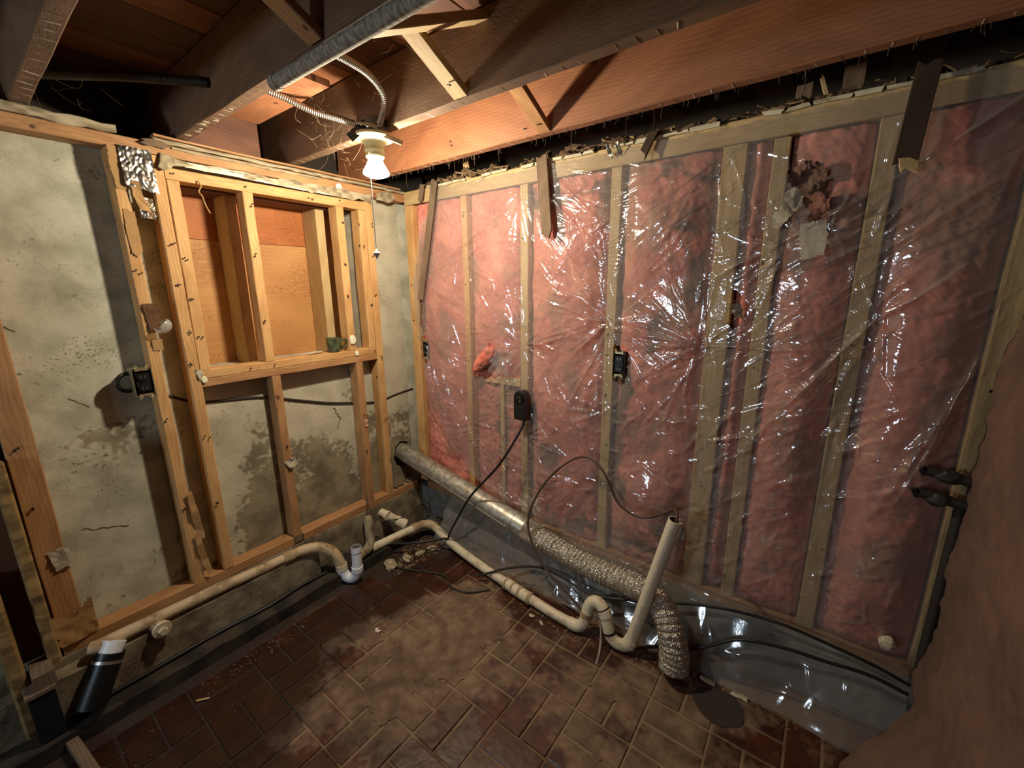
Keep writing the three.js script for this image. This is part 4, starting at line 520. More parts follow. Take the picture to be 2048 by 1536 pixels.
{
  const t = thing('drain_pipe', 'beige drain pipe rounding the corner and running on the floor to the leaning pipe', 'pipe', V(0.4, 0.03, 0.17));
  pipe(t, 'corner_pipe', [[0.115, 0.075, 0.47], [0.135, 0.078, 0.33], [0.155, 0.078, 0.19]], 0.023, M.oldPvc, 16);
  pipe(t, 'elbow', [[0.152, 0.078, 0.2], [0.165, 0.077, 0.135], [0.2, 0.07, 0.105], [0.25, 0.06, 0.105]], 0.025, M.dirtyPvc, 20); hub(t, [0.15, 0.078, 0.215], [0.156, 0.078, 0.18], 0.0275, M.dirtyPvc);
  pipe(t, 'floor_pipe', [[0.24, 0.062, 0.105], [0.4, 0.042, 0.14], [0.65, 0.032, 0.18], [0.86, 0.03, 0.208]], 0.0225, M.oldPvc, 30);
  pipe(t, 'ribbed_coupling', [[0.85, 0.031, 0.207], [0.95, 0.03, 0.22], [1.02, 0.03, 0.226]], 0.0275, M.oldPvc, 10); for (const f of [0, 0.3, 0.6, 1]) hub(t, [0.855 + f * 0.15, 0.0305, 0.2075 + f * 0.0175], [0.867 + f * 0.15, 0.0305, 0.209 + f * 0.0175], 0.0305, M.dirtyPvc, 'clamp_ring');
  pipe(t, 'second_floor_pipe', [[1.01, 0.03, 0.225], [1.15, 0.027, 0.236], [1.25, 0.027, 0.24]], 0.022, M.oldPvc, 10);
  pipe(t, 'elbow', [[1.235, 0.027, 0.239], [1.275, 0.03, 0.237], [1.298, 0.055, 0.228], [1.305, 0.09, 0.214]], 0.0255, M.oldPvc, 20); pipe(t, 'return_bend', [[1.305, 0.085, 0.216], [1.309, 0.125, 0.206], [1.325, 0.153, 0.2], [1.352, 0.158, 0.2], [1.378, 0.142, 0.205], [1.392, 0.118, 0.21]], 0.0255, M.oldPvc, 26);
  pipe(t, 'trap_bend', [[1.388, 0.125, 0.209], [1.403, 0.085, 0.216], [1.415, 0.052, 0.219], [1.44, 0.03, 0.219], [1.475, 0.027, 0.213], [1.5, 0.046, 0.206]], 0.0245, M.oldPvc, 30);
  hub(t, [1.303, 0.078, 0.219], [1.3055, 0.098, 0.213], 0.0275, M.dirtyPvc); hub(t, [1.379, 0.141, 0.2055], [1.391, 0.119, 0.21], 0.0282, M.oldPvc); hub(t, [1.411, 0.062, 0.218], [1.414, 0.054, 0.219], 0.0262, M.nail, 'black_ring'); hub(t, [1.3735, 0.147, 0.2045], [1.376, 0.1435, 0.205], 0.0268, M.nail, 'black_ring');
  hub(t, [1.492, 0.036, 0.208], [1.507, 0.07, 0.203], 0.029, M.oldPvc);
  const a = V(1.5, 0.05, 0.205).sub(t.position), b = V(1.628, 0.645, 0.185).sub(t.position), dir = b.clone().sub(a).normalize();
  part(t, 'standpipe', tubeGeo(line(a, b), 0.0245, 1, 28, false), M.pvc, 'cream standpipe leaning to the right, open at the top'); part(t, 'standpipe_bore', tubeGeo(line(a.clone().addScaledVector(dir, 0.35), b), 0.0205, 1, 28, false), std({ color: 0x6c6048, roughness: 0.8, side: THREE.DoubleSide }));
  const rim = new THREE.RingGeometry(0.0205, 0.0245, 28); rim.applyQuaternion(new THREE.Quaternion().setFromUnitVectors(V(0, 0, 1), dir)); rim.translate(b.x, b.y, b.z); part(t, 'standpipe_rim', rim, M.pvc);
  { // faded violet print along the pipe, too worn to read
    const cv = document.createElement('canvas'); cv.width = 1024; cv.height = 64; const x = cv.getContext('2d'); x.fillStyle = '#dcd0b4'; x.fillRect(0, 0, 1024, 64); x.fillStyle = '#8d6076'; for (let q = 16; q < 1000;) { if (rnd() < 0.16) { q += rr(14, 60); continue; } const w = rr(5, 9), h = rr(22, 34); x.fillRect(q, 32 - h / 2, w * 0.55, h); if (rnd() < 0.6) x.fillRect(q, 32 - h / 2 + rr(0, h - 6), w * 2, 6); if (rnd() < 0.5) x.fillRect(q + w * 1.5, 32 - h / 2, w * 0.5, h); q += w * 2 + rr(7, 11); }
    const tx = new THREE.CanvasTexture(cv); tx.colorSpace = THREE.SRGBColorSpace;
    const h = 0.54, g = new THREE.CylinderGeometry(0.0248, 0.0248, h, 8, 1, true, -0.27, 0.54); const U = g.attributes.uv; for (let i = 0; i < U.count; i++) { const u = U.getX(i), v = U.getY(i); U.setXY(i, v, 1 - u); }
    g.applyQuaternion(new THREE.Quaternion().setFromUnitVectors(V(0, 1, 0), dir)); const toCam = V(1.982, 0.9, 1.649).sub(V(1.56, 0.35, 0.195)); void toCam; const m0 = a.clone().lerp(b, 0.53); g.translate(m0.x, m0.y, m0.z);
    part(t, 'printed_lettering', g, std({ map: tx, roughness: 0.4 }), 'faded violet print along the standpipe');
  }
}
{
  const t = thing('capped_pipe', 'two cream capped pipe ends sticking out of the left curb near the corner', 'pipe', V(0.02, 0.15, 0.29));
  hub(t, [0.0, 0.185, 0.315], [0.05, 0.178, 0.31], 0.025, M.oldPvc, 'short_pipe'); hub(t, [0.045, 0.178, 0.31], [0.062, 0.176, 0.309], 0.029, M.pvc, 'collar'); hub(t, [0.055, 0.172, 0.30], [0.1, 0.128, 0.255], 0.0225, M.oldPvc, 'elbow_arm'); hub(t, [0.085, 0.145, 0.272], [0.122, 0.112, 0.238], 0.0275, M.pvc, 'cap');
}
{
  const t = thing('rubber_coupling', 'black rubber coupling with a white pipe end at the lower left', 'pipe', V(0.1, 0.15, 1.56));
  hub(t, [0.075, 0.255, 1.5], [0.088, 0.225, 1.522], 0.034, M.whitePvc, 'white_pipe_end'); hub(t, [0.086, 0.228, 1.518], [0.13, 0.09, 1.6], 0.042, M.black, 'rubber_sleeve'); hub(t, [0.0925, 0.208, 1.53], [0.0955, 0.2, 1.535], 0.0435, M.steel, 'hose_clamp'); hub(t, [0.046, 0.245, 1.56], [0.078, 0.244, 1.51], 0.027, M.dirtyPvc, 'elbow');
}

// ---------------------------------------------------------------- wires and cords
const wire = (name, label, pts, r, mat, seg = 70, group) => { const p0 = V(...pts[0]); return solo(name, label, 'cable', rel(tubeGeo(curve(pts), r, seg, 8), p0), mat, p0, group); };
wire('wall_cable', 'dark flat cable running level through the studs of the left wall below the window', [[-0.074, 1.08, 1.19], [-0.074, 1.03, 1.1], [-0.072, 0.995, 0.84], [-0.07, 0.945, 0.68], [-0.07, 0.895, 0.52], [-0.07, 0.87, 0.41], [-0.072, 0.836, 0.22], [-0.074, 0.85, 0.1], [-0.074, 0.862, -0.04]], 0.0052, M.cable);
{
  const t = thing('plug_adapter', 'black round-topped plug adapter on the plastic with its cord hanging to the floor', 'plug adapter', V(0.835, 0.92, 0.035)), O = t.position;
  const sh = new THREE.Shape(); sh.moveTo(-0.032, -0.07); sh.lineTo(0.032, -0.07); sh.lineTo(0.032, 0.04); sh.absarc(0, 0.04, 0.032, 0, Math.PI, false); sh.lineTo(-0.032, -0.07);
  part(t, 'body', new THREE.ExtrudeGeometry(sh, { depth: 0.036, bevelEnabled: true, bevelSize: 0.003, bevelThickness: 0.003, bevelSegments: 2, curveSegments: 20 }).translate(0, 0, -0.012), M.black);
  const face = part(t, 'socket_face', new THREE.CylinderGeometry(0.025, 0.026, 0.006, 28).rotateX(Math.PI / 2).translate(0, 0.04, 0.03), std({ color: 0x0a0a0a, roughness: 0.3 }));
  for (const s of [-1, 1]) part(face, 'socket_slot', new THREE.BoxGeometry(0.003, 0.012, 0.002).translate(s * 0.008, 0.044, 0.0335), M.steel);
  part(t, 'screw', new THREE.CylinderGeometry(0.004, 0.004, 0.003, 10).rotateX(Math.PI / 2).translate(0.008, 0.026, 0.0335), M.steel);
  part(t, 'strain_relief', rodGeo(V(0.012, -0.072, 0.006), V(0.01, -0.1, 0.008), 0.0055), M.black);
  part(t, 'cord', tubeGeo(curve([[0.845, 0.822, 0.043], [0.83, 0.77, 0.07], [0.75, 0.612, 0.12], [0.66, 0.5, 0.14], [0.57, 0.39, 0.15], [0.47, 0.22, 0.16], [0.405, 0.11, 0.155], [0.385, 0.07, 0.15], [0.37, 0.072, 0.165], [0.28, 0.072, 0.28], [0.16, 0.066, 0.37], [0.12, 0.066, 0.42]].map(p => V(...p).sub(O))), 0.0062, 110, 10), M.black);
}
wire('brown_cable', 'thin brown cable looping out of the standpipe in front of the plastic', [[1.615, 0.52, 0.187], [1.633, 0.66, 0.182], [1.612, 0.66, 0.14], [1.55, 0.60, 0.1], [1.47, 0.561, 0.1], [1.382, 0.587, 0.1], [1.286, 0.719, 0.085], [1.202, 0.749, 0.07], [1.09, 0.679, 0.075], [0.98, 0.53, 0.1], [0.94, 0.37, 0.14], [1.0, 0.24, 0.16], [1.09, 0.16, 0.17], [1.2, 0.1, 0.175], [1.29, 0.05, 0.185]], 0.0052, M.cableBrown, 140);
wire('curb_cable', 'upper black cable crossing the grey plastic on the right curb', [[0.7, 0.03, 0.255], [0.85, 0.09, 0.165], [1.0, 0.135, 0.125], [1.12, 0.148, 0.135], [1.3, 0.15, 0.16], [1.5, 0.19, 0.12], [1.7, 0.24, 0.07], [1.84, 0.268, 0.05], [1.99, 0.29, 0.05], [2.12, 0.285, 0.05], [2.25, 0.275, 0.055], [2.335, 0.26, 0.06]], 0.0055, M.black, 110, 'black cables along the curb');
wire('curb_cable', 'lower black cable on the right curb, starting behind the end of the foil hose', [[1.5, 0.03, 0.22], [1.62, 0.05, 0.145], [1.74, 0.11, 0.14], [1.87, 0.205, 0.115], [2.0, 0.235, 0.098], [2.12, 0.245, 0.09], [2.24, 0.255, 0.082], [2.33, 0.245, 0.085]], 0.0058, M.black, 70, 'black cables along the curb');
wire('curb_wire', 'thin grey-brown wire bowing over the capped pipe ends into the corner', [[0.012, 0.34, 0.41], [0.05, 0.27, 0.42], [0.07, 0.2, 0.39], [0.095, 0.168, 0.32], [0.11, 0.155, 0.23], [0.09, 0.165, 0.12], [0.07, 0.14, 0.05], [0.08, 0.09, 0.02]], 0.004, M.cableGrey, 60);
wire('floor_cable', 'thin dark cable snaking over the bricks in front of the corner', [[0.2, 0.006, 0.45], [0.32, 0.006, 0.42], [0.43, 0.006, 0.37], [0.55, 0.006, 0.33], [0.63, 0.006, 0.37], [0.72, 0.006, 0.35], [0.8, 0.006, 0.27]], 0.004, M.cable, 60);
wire('footing_cable', 'black cable lying in the crack between the left curb and the dark footing', [[0.085, 0.062, 0.69], [0.08, 0.064, 0.85], [0.092, 0.062, 1.0], [0.08, 0.063, 1.2], [0.084, 0.063, 1.5], [0.08, 0.063, 1.7]], 0.0085, M.black, 50);
// ---------------------------------------------------------------- outlets, mug
function outlet(label, pos, turn, w, bare) {
  const t = thing('outlet', label, 'outlet', pos); t.rotation.y = turn;
  const open = (W, H, D) => merge([new THREE.BoxGeometry(W, 0.003, D).translate(0, H / 2, -D / 2), new THREE.BoxGeometry(W, 0.003, D).translate(0, -H / 2, -D / 2), new THREE.BoxGeometry(0.003, H, D).translate(W / 2, 0, -D / 2), new THREE.BoxGeometry(0.003, H, D).translate(-W / 2, 0, -D / 2), new THREE.BoxGeometry(W, H, 0.003).translate(0, 0, -D)]);
  part(t, 'box', open(w, 0.1, 0.055), bare ? std({ color: 0x15130f, roughness: 0.7 }) : M.boxMetal);
  const body = new THREE.BoxGeometry(w * 0.72, 0.066, 0.02); part(t, 'receptacle', body.translate(0, 0, -0.012), M.black);
  for (const s of [-1, 1]) { const face = part(t, 'socket_face', new THREE.CylinderGeometry(w * 0.3, w * 0.32, 0.006, 22).rotateX(Math.PI / 2).scale(1, 0.85, 1).translate(0, s * 0.019, 0.0), std({ color: 0x1c1a18, roughness: 0.35 })); part(t, 'strap', new THREE.BoxGeometry(w * 0.7, 0.009, 0.002).translate(0, s * 0.047, 0.001), M.brass); for (const q of [-1, 1]) part(t, 'strap_ear', new THREE.TorusGeometry(0.0042, 0.0017, 6, 14).translate(q * w * 0.28, s * 0.056, 0.001), M.brass); part(t, 'screw', new THREE.CylinderGeometry(0.0035, 0.0035, 0.003, 10).rotateX(Math.PI / 2).translate(0, s * 0.048, 0.0025), M.steel); for (const q of [-1, 1]) part(face, 'slot', new THREE.BoxGeometry(0.0022, 0.008, 0.001).translate(q * 0.006, s * 0.021, 0.0034), M.steel); }
  return t;
}
{ const t = outlet('open metal outlet box with black receptacle on the tall paper-covered stud', V(0.012, 1.155, 1.262), Math.PI / 2, 0.056, false); const c = new THREE.TorusGeometry(0.032, 0.0075, 8, 24, 4.2); part(t, 'black_cable_loop', c.rotateZ(1.2).rotateY(0.3).translate(-0.036, 0.0, -0.045), M.black, 'loop of black cable behind the box'); }
outlet('small black outlet showing through the plastic near the corner', V(0.128, 1.135, 0.012), 0, 0.042, true);
outlet('black outlet in a slit of the plastic, right of the rippled stud', V(1.311, 1.168, 0.014), 0, 0.05, true);
{
  const t = thing('mug', 'green glazed mug standing on the window sill', 'mug', V(-0.03, 1.1665, 0.487)), R = 0.036;
  part(t, 'cup', new THREE.LatheGeometry([[0.0005, 0.004], [0.024, 0.004], [0.0265, 0.0], [0.029, 0.004], [0.031, 0.02], [0.0345, 0.05], [R, 0.07], [R - 0.001, 0.0725], [R - 0.0035, 0.07], [0.031, 0.05], [0.027, 0.012], [0.0005, 0.009]].map(p => new THREE.Vector2(...p)), 36), std({ map: texture(128, 128, (u, v) => mix3([88, 94, 60], [54, 62, 40], ss(-0.3, 0.3, fbm(u * 8, v * 6, 4)))), roughness: 0.45 }));
  part(t, 'handle', new THREE.TorusGeometry(0.0185, 0.0058, 10, 28).scale(1, 1.05, 1).rotateY(Math.PI / 2).translate(0.012, 0.04, -0.049), std({ color: 0x444a32, roughness: 0.45 }));
}
// ---------------------------------------------------------------- broken lath and splinters on the right wall
const lath = (label, a, b, w, mat, o = {}) => lumber('wood_lath', label, 'lath', V(...a), V(...b), w, 0.008, V(1, 0, 0), mat, { seg: 5, jag1: 0.05, jag0: 0.02, chamfer: 0.0015, ...o });
lath('brown lath with a splintered tip hanging over the plastic left of the rippled stud', [0.932, 2.02, 0.03], [0.978, 1.68, 0.05], 0.052, M.old);
lath('long brown lath running down the corner over the plastic', [0.285, 2.02, 0.032], [0.137, 1.42, 0.04], 0.042, M.old, { jag1: 0.02 });
lath('lower length of corner lath, darker and narrower', [0.13, 1.415, 0.02], [0.118, 1.24, 0.02], 0.032, M.fir2);
lath('long dark grey lath with a yellow broken tip hanging at the upper right', [2.107, 2.035, 0.045], [2.092, 1.79, 0.06], 0.05, std({ map: M.old.map, color: 0x8a8078, roughness: 0.95 }), { jag1: 0.012 });
scrap('broken_tip', 'yellow splintered wood tip at the lower end of the dark grey lath', 'wood scrap', [[-0.02, 0.02], [0.018, 0.02], [0.02, -0.02], [0.008, -0.012], [-0.004, -0.006], [-0.012, -0.014], [-0.016, -0.002]], 0.006, M.pale, [2.1, 1.785, 0.06]);
lath('short slanting grey lath at the top plate, above the second batt from the outlet', [1.405, 2.02, 0.025], [1.368, 1.94, 0.035], 0.032, M.dusty);
lath('short lath standing above the top plate, just left of two taller ones', [1.80, 1.985, -0.02], [1.80, 2.035, -0.02], 0.036, M.dusty, { jag1: 0.015 });
lath('taller grey lath standing above the top plate next to a short one', [1.838, 1.985, -0.03], [1.838, 2.075, -0.03], 0.042, M.old, { jag1: 0.006 });
lath('wide grey lath reaching from the top plate to the orange joist', [1.955, 1.985, -0.025], [1.955, 2.1, -0.03], 0.05, M.old, { jag1: 0.008 });
lath('thin stick leaning in the dark gap between two grey laths', [1.905, 2.0, -0.03], [1.87, 2.1, -0.04], 0.012, M.pale);
lath('flat strip reaching from the joist edge down onto the top plate', [0.985, 2.075, -0.09], [1.16, 2.012, -0.02], 0.03, M.old);
lath('stubby upright lath in the gap near the corner', [0.47, 1.99, -0.025], [0.445, 2.09, -0.03], 0.036, M.pale, { jag1: 0.004 });
lath('dark broken lath end in the corner above the corner stud', [0.185, 2.015, 0.025], [0.165, 1.93, 0.03], 0.03, M.old, { jag1: 0.03 });
for (const [x, l] of [[1.233, 'left curled metal lath clip on the rippled stud'], [1.272, 'right curled metal lath clip on the rippled stud']]) scrap('metal_clip', l, 'clip', [[-0.006, 0.03], [0.006, 0.026], [0.009, -0.01], [0.002, -0.03], [-0.008, -0.01]], 0.001, M.steel, [x, 1.985, 0.02], [0.3, 0.4, 0.3], 0.02);
// heaps of crumbled plaster and splinters along the top of the right wall: nobody could count them
{
  const gs = []; for (let i = 0; i < 420; i++) { const x = Math.pow(rnd(), 0.8) * 2.3 + 0.06, big = rnd() < 0.12; let g; if (rnd() < 0.5) g = lump(rr(0.004, big ? 0.02 : 0.011), rr(0.7, 1.6), rr(0.5, 1), rr(0.7, 1.4), 0.4, 0); else { g = boardGeo(rr(0.025, 0.1), rr(0.004, 0.014), rr(0.002, 0.004), { seg: 1, cross: 1, chamfer: 0.0006, jag1: 0.006 }); g.rotateX(rr(0, 3)).rotateZ(rr(-0.35, 0.35)).rotateY(rr(-0.9, 0.9)); } g.translate(x, 2.008 + rr(0, 0.014) * (big ? 1.5 : 1), rr(-0.08, 0.004)); gs.push(strip(g)); }
  for (let i = 0; i < 60; i++) { const x = rnd() < 0.5 ? rr(0.25, 0.7) : rr(0.9, 1.3), g = boardGeo(rr(0.03, 0.09), rr(0.01, 0.025), rr(0.003, 0.008), { seg: 1, cross: 2, chamfer: 0.0008, jag1: 0.01, jag0: 0.01 }); g.rotateX(rr(0, 3)).rotateZ(rr(-0.5, 0.5)).rotateY(rr(-1, 1)); gs.push(strip(g.translate(x, 2.018 + rr(0, 0.02), rr(-0.07, 0)))); }
  tag(solo('plaster_rubble', 'crumbled plaster and splinters heaped along the top of the plastic-covered wall', 'rubble', mergeGeometries(gs).translate(-1.2, -2.005, 0.04), std({ map: texture(128, 128, (u, v) => mix3([150, 124, 88], [88, 66, 46], ss(-0.3, 0.3, fbm(u * 9, v * 9, 3)))), roughness: 1 }), V(1.2, 2.005, -0.04)), null, null, null, 'stuff');
  const p = []; for (let x = 0.2; x < 2.3; x += rr(0.05, 0.12)) p.push([x, 2.0 + rr(-0.003, 0.003), 0.008]); solo('plaster_bead', 'pale broken plaster edge along the top of the plastic-covered wall', 'plaster', rel((() => { const gs2 = []; for (let i = 0; i + 1 < p.length; i++) if (rnd() < 0.9) gs2.push(strip(beamGeo(V(...p[i]), V(...p[i + 1]), rr(0.008, 0.016), 0.012, V(0, 1, 0), { seg: 3, cross: 1, jag0: 0.01, jag1: 0.01, wobble: 0.003 }))); return mergeGeometries(gs2); })(), V(1.2, 2.0, 0)), M.plaster, V(1.2, 2.0, 0));
}
// threads of dust and old plaster keys hanging from the joist edge
{
  const gs = []; for (let i = 0; i < 90; i++) { const x = rr(0.15, 2.2), z = JZ.near_wall - 0.019 + rr(0, 0.006), l = rr(0.006, rnd() < 0.15 ? 0.07 : 0.022); gs.push(strip(tubeGeo(curve([[x, JB + 0.002, z], [x + rr(-0.003, 0.003), JB - l * 0.5, z + rr(-0.002, 0.002)], [x + rr(-0.004, 0.004), JB - l, z + rr(-0.003, 0.003)]]), rr(0.0006, 0.0018), 5, 5))); }
  tag(solo('dust_threads', 'short dusty threads hanging from the lower edge of the orange joist', 'dust threads', mergeGeometries(gs).translate(-1.2, -JB, -JZ.near_wall), M.dusty, V(1.2, JB, JZ.near_wall)), null, null, null, 'stuff');
  const cw = []; const web = (a, b, n, sag) => { for (let i = 0; i < n; i++) { const p = a.clone().lerp(b, rnd()).add(V(rr(-0.1, 0.1), rr(-0.05, 0.05), rr(-0.08, 0.08))), q = p.clone().add(V(rr(-0.06, 0.06), rr(-0.09, 0.02), rr(-0.06, 0.06))); cw.push(strip(tubeGeo(curve([p, p.clone().lerp(q, 0.5).add(V(rr(-0.02, 0.02), -rr(0, sag), rr(-0.02, 0.02))), q]), rr(0.0002, 0.00045), 6, 4))); } };
  web(V(0.62, 2.13, 0.9), V(0.45, 2.05, 0.70), 46, 0.02); web(V(0.9, 2.15, 0.8), V(0.8, 2.12, 0.66), 16, 0.02); web(V(0.35, 2.0, 0.6), V(0.5, 1.98, 0.66), 18, 0.01); web(V(0.05, 2.05, 1.36), V(0.1, 2.06, 1.22), 6, 0.02);
  tag(solo('cobweb', 'dusty cobwebs strung between the joists left of the bulb', 'cobweb', mergeGeometries(cw).translate(-0.5, -2.1, -0.8), std({ color: 0x6a543c, roughness: 1 }), V(0.5, 2.1, 0.8)), null, null, null, 'stuff');
}
// ---------------------------------------------------------------- broken plaster, paper and foil along the top of the left wall
const zy = (pts, t, mat, name, label, cat, x, y, z, curl = 0.008) => { const o = solo(name, label, cat, (t < 0.0025 ? sheetGeo(pts, curl * 0.5) : flakeGeo(pts, t, curl)).rotateY(Math.PI / 2), mat, V(x, y, z)); return o; };  // outline (−z, y)
const plast = (label, z0, z1, y0, y1, t = 0.01) => { const ra = (y1 - y0) * 0.22; const n = Math.max(5, Math.round((z1 - z0) / 0.035)), up = [], dn = []; for (let i = 0; i <= n; i++) { const q = -(z1 - z0) / 2 + (z1 - z0) * i / n; up.push([q, (y1 - y0) / 2 + rr(-ra, ra)]); dn.unshift([q, -(y1 - y0) / 2 + rr(-ra, ra) * 1.4]); } return zy([...dn.reverse(), ...up.reverse()], t, M.oldPlaster, 'plaster_strip', label, 'plaster', 0.001, (y0 + y1) / 2, (z0 + z1) / 2, 0.002); };
plast('long band of broken plaster over the top plate above the pale wall panel', 1.2, 1.72, 1.993, 2.012, 0.008);
plast('ledge of broken plaster over the top plate above the window frame', 0.0, 1.1, 1.993, 2.001, 0.008);
plast('grey plaster lip just above the window header', 0.62, 1.06, 1.926, 1.945, 0.004);
plast('crumbling plaster patch above the right half of the window header', 0.22, 0.68, 1.92, 1.955, 0.004);
plast('thin plaster sliver between plaster ledge and top plate', 0.5, 1.05, 1.978, 1.985, 0.004);
lumber('ceiling_batten', 'thin pale batten lying along the top of the left wall under the joists', 'batten', V(-0.012, 2.012, 0.03), V(-0.012, 2.012, 1.1), 0.05, 0.008, V(1, 0, 0), M.pine2, { seg: 12, wobble: 0.003 });
const hang = (label, z, y, w, h, mat = M.oldPlaster, t = 0.006, x = 0.006) => zy(raggedOutline(w, h, 12, 0.3), t, mat, 'plaster_chip', label, 'plaster', x, y, z, 0.01);
hang('grey plaster chip hanging right of the foil sheet', 1.075, 1.93, 0.055, 0.075); hang('pale plaster chip hanging below the top plate near the bare strip of wall', 0.13, 1.955, 0.12, 0.065); hang('plaster chip at the far upper left picture edge', 1.56, 1.985, 0.12, 0.06); hang('small white chip over the right end of the header', 0.4, 1.965, 0.04, 0.028, std({ color: 0xe8e4d4, roughness: 0.9 }));
hang('dark broken patch of lath above the foil sheet', 1.1, 1.985, 0.1, 0.028, M.old, 0.006, 0.008);
zy([[-0.22, 0.012], [0, 0.016], [0.2, 0.006], [0.42, 0.0], [0.44, -0.012], [0.2, -0.012], [0, -0.008], [-0.22, -0.006]], 0.002, std({ color: 0xc9c2a8, roughness: 0.5, side: THREE.DoubleSide }), 'paper_strip', 'shiny crumpled paper strip along the window header', 'paper scrap', 0.004, 1.93, 0.8, 0.012);
{
  const g = gridGeo(60, 80, (u, v) => { const z = 1.203 - 0.088 * u, y = 1.958 - 0.125 * v - 0.018 * u * v - 0.006 * noise(u * 5, 2) * v; return [0.006 + 0.007 * fbm(u * 2 + 5, v * 2.4, 3) + 0.012 * v + 0.002 * Math.abs(noise(u * 6, v * 7)), y, z]; }, (x, y, z) => [z, y]);
  solo('foil_sheet', 'crumpled silver foil sheet hanging at the top between two studs', 'foil', rel(g, V(0.01, 1.95, 1.16)), std({ color: 0xd8d6cc, metalness: 1, roughness: 0.3, side: THREE.DoubleSide }), V(0.01, 1.95, 1.16));
  const g2 = gridGeo(24, 30, (u, v) => { const z = 1.175 - 0.05 * u, y = 1.80 - 0.07 * v; return [0.0 + 0.012 * Math.sin(u * 5) + 0.008 * fbm(u * 4, v * 4, 3), y, z]; }, (x, y, z) => [z, y]);
  solo('foil_scrap', 'small rolled foil scrap between the studs below the foil sheet', 'foil', rel(g2, V(0.01, 1.78, 1.15)), std({ color: 0xbfb8a4, metalness: 0.9, roughness: 0.3, side: THREE.DoubleSide }), V(0.01, 1.78, 1.15));
}
// torn kraft paper on the tall stud
const kraft = (label, z, y, pts, x = 0.003, curl = 0.006, mat = M.paper, ry = 0) => { const o = zy(pts, 0.0009, mat, 'kraft_paper', label, 'paper scrap', x, y, z, curl); if (ry) o.rotation.z = ry; return o; };
kraft('broad kraft paper strip at the top of the tall stud, left of the foil', 1.212, 1.89, [[-0.018, 0.06], [0.022, 0.062], [0.024, 0.0], [0.02, -0.07], [-0.014, -0.072], [-0.02, 0]]);
kraft('loose kraft paper strip bent away below the foil', 1.18, 1.80, [[-0.012, 0.05], [0.012, 0.05], [0.02, 0], [0.034, -0.05], [0.005, -0.045], [-0.008, 0]], 0.012, 0.02);
kraft('kraft paper strip on the tall stud below the bent one', 1.205, 1.68, [[-0.016, 0.075], [0.014, 0.07], [0.017, -0.06], [0.0, -0.085], [-0.014, -0.07], [-0.018, 0]]);
kraft('dark brown torn paper flap on the tall stud above the clear scrap', 1.2, 1.39, [[-0.022, 0.045], [0.012, 0.045], [0.026, 0.01], [0.02, -0.05], [-0.012, -0.06], [-0.016, -0.02]], 0.004, 0.012, std({ color: 0x5e3f24, roughness: 0.9, side: THREE.DoubleSide }));
kraft('light paper square on the tall stud below the clear scrap', 1.2, 1.285, [[-0.016, 0.022], [0.016, 0.02], [0.015, -0.022], [-0.014, -0.02]]);
kraft('curled paper strip at the bottom of the tall stud', 1.195, 0.40, [[-0.01, 0.1], [0.008, 0.1], [0.016, 0.02], [0.03, -0.09], [0.012, -0.1], [-0.006, 0]], 0.006, 0.02);
kraft('long curled kraft paper strip hanging on the lower tall stud', 1.19, 0.57, [[-0.014, 0.12], [0.004, 0.12], [0.014, 0.02], [0.022, -0.1], [0.004, -0.1], [-0.012, 0]], 0.008, 0.02);
kraft('torn paper scrap on the stud below the middle of the sill', 0.79, 0.665, [[-0.028, 0.02], [0.02, 0.035], [0.034, -0.005], [0.01, -0.03], [-0.012, -0.012]], 0.004, 0.015, M.paperGrey);
kraft('small pink paper scrap on the slim stud under the mug', 0.365, 0.755, [[-0.014, 0.018], [0.014, 0.02], [0.01, -0.02], [-0.008, -0.018]], 0.004, 0.008, std({ color: 0xc99a7c, roughness: 0.9, side: THREE.DoubleSide }));
kraft('paper shred on the left end of the sill', 1.086, 1.152, [[-0.016, 0.024], [0.01, 0.018], [0.014, -0.02], [-0.006, -0.022]], 0.004, 0.012, M.paperGrey);
kraft('torn paper scrap on the leftmost stud', 1.565, 0.60, [[-0.03, 0.035], [0.02, 0.04], [0.026, -0.03], [-0.02, -0.04]], 0.006, 0.012, M.paperGrey);
kraft('large torn kraft paper at the foot of the leftmost stud', 1.575, 0.31, [[-0.05, 0.09], [0.0, 0.06], [0.05, 0.12], [0.05, -0.03], [-0.05, -0.03]], 0.006, 0.014);
for (const [z, y, s, l] of [[0.398, 1.22, 0.02, 'white knot of putty on the stud right of the mug'], [0.38, 1.148, 0.011, 'white putty dab on the sill below the stud beside the mug'], [1.075, 1.13, 0.012, 'white putty dab at the left end of the sill']]) solo('putty_dab', l, 'putty', lump(s, 0.5, 1.2, 0.9, 0.4, 2), std({ color: 0xe6dfc0, roughness: 0.9 }), V(0.003, y, z));
solo('paper_twist', 'thin twisted paper shred hanging from the window header', 'paper scrap', tubeGeo(curve([[0.006, 0, 0], [0.012, -0.02, -0.004], [0.006, -0.04, 0.004], [0.014, -0.055, -0.002], [0.01, -0.085, -0.01], [0.014, -0.115, -0.02]]), 0.0028, 30, 6), M.paper, V(0.002, 1.885, 0.985));
solo('rope_scrap', 'pale frayed scrap lying on the window sill left of the mug', 'scrap', tubeGeo(curve([[0, 0.006, 0.05], [0.01, 0.01, 0.02], [0, 0.008, 0], [-0.012, 0.006, -0.03]]), 0.006, 16, 7), M.paperGrey, V(-0.035, 1.1665, 0.575));
{ const g = new THREE.LatheGeometry([[0.0005, -0.024], [0.012, -0.02], [0.022, -0.006], [0.024, 0.008], [0.022, 0.016]].map(p => new THREE.Vector2(...p)), 24).scale(1, 0.9, 1.25).rotateX(0.7); solo('clear_scrap', 'clear plastic cup-shaped scrap stuck on the tall stud', 'plastic scrap', g, M.clearScrap, V(0.022, 1.35, 1.175)); }
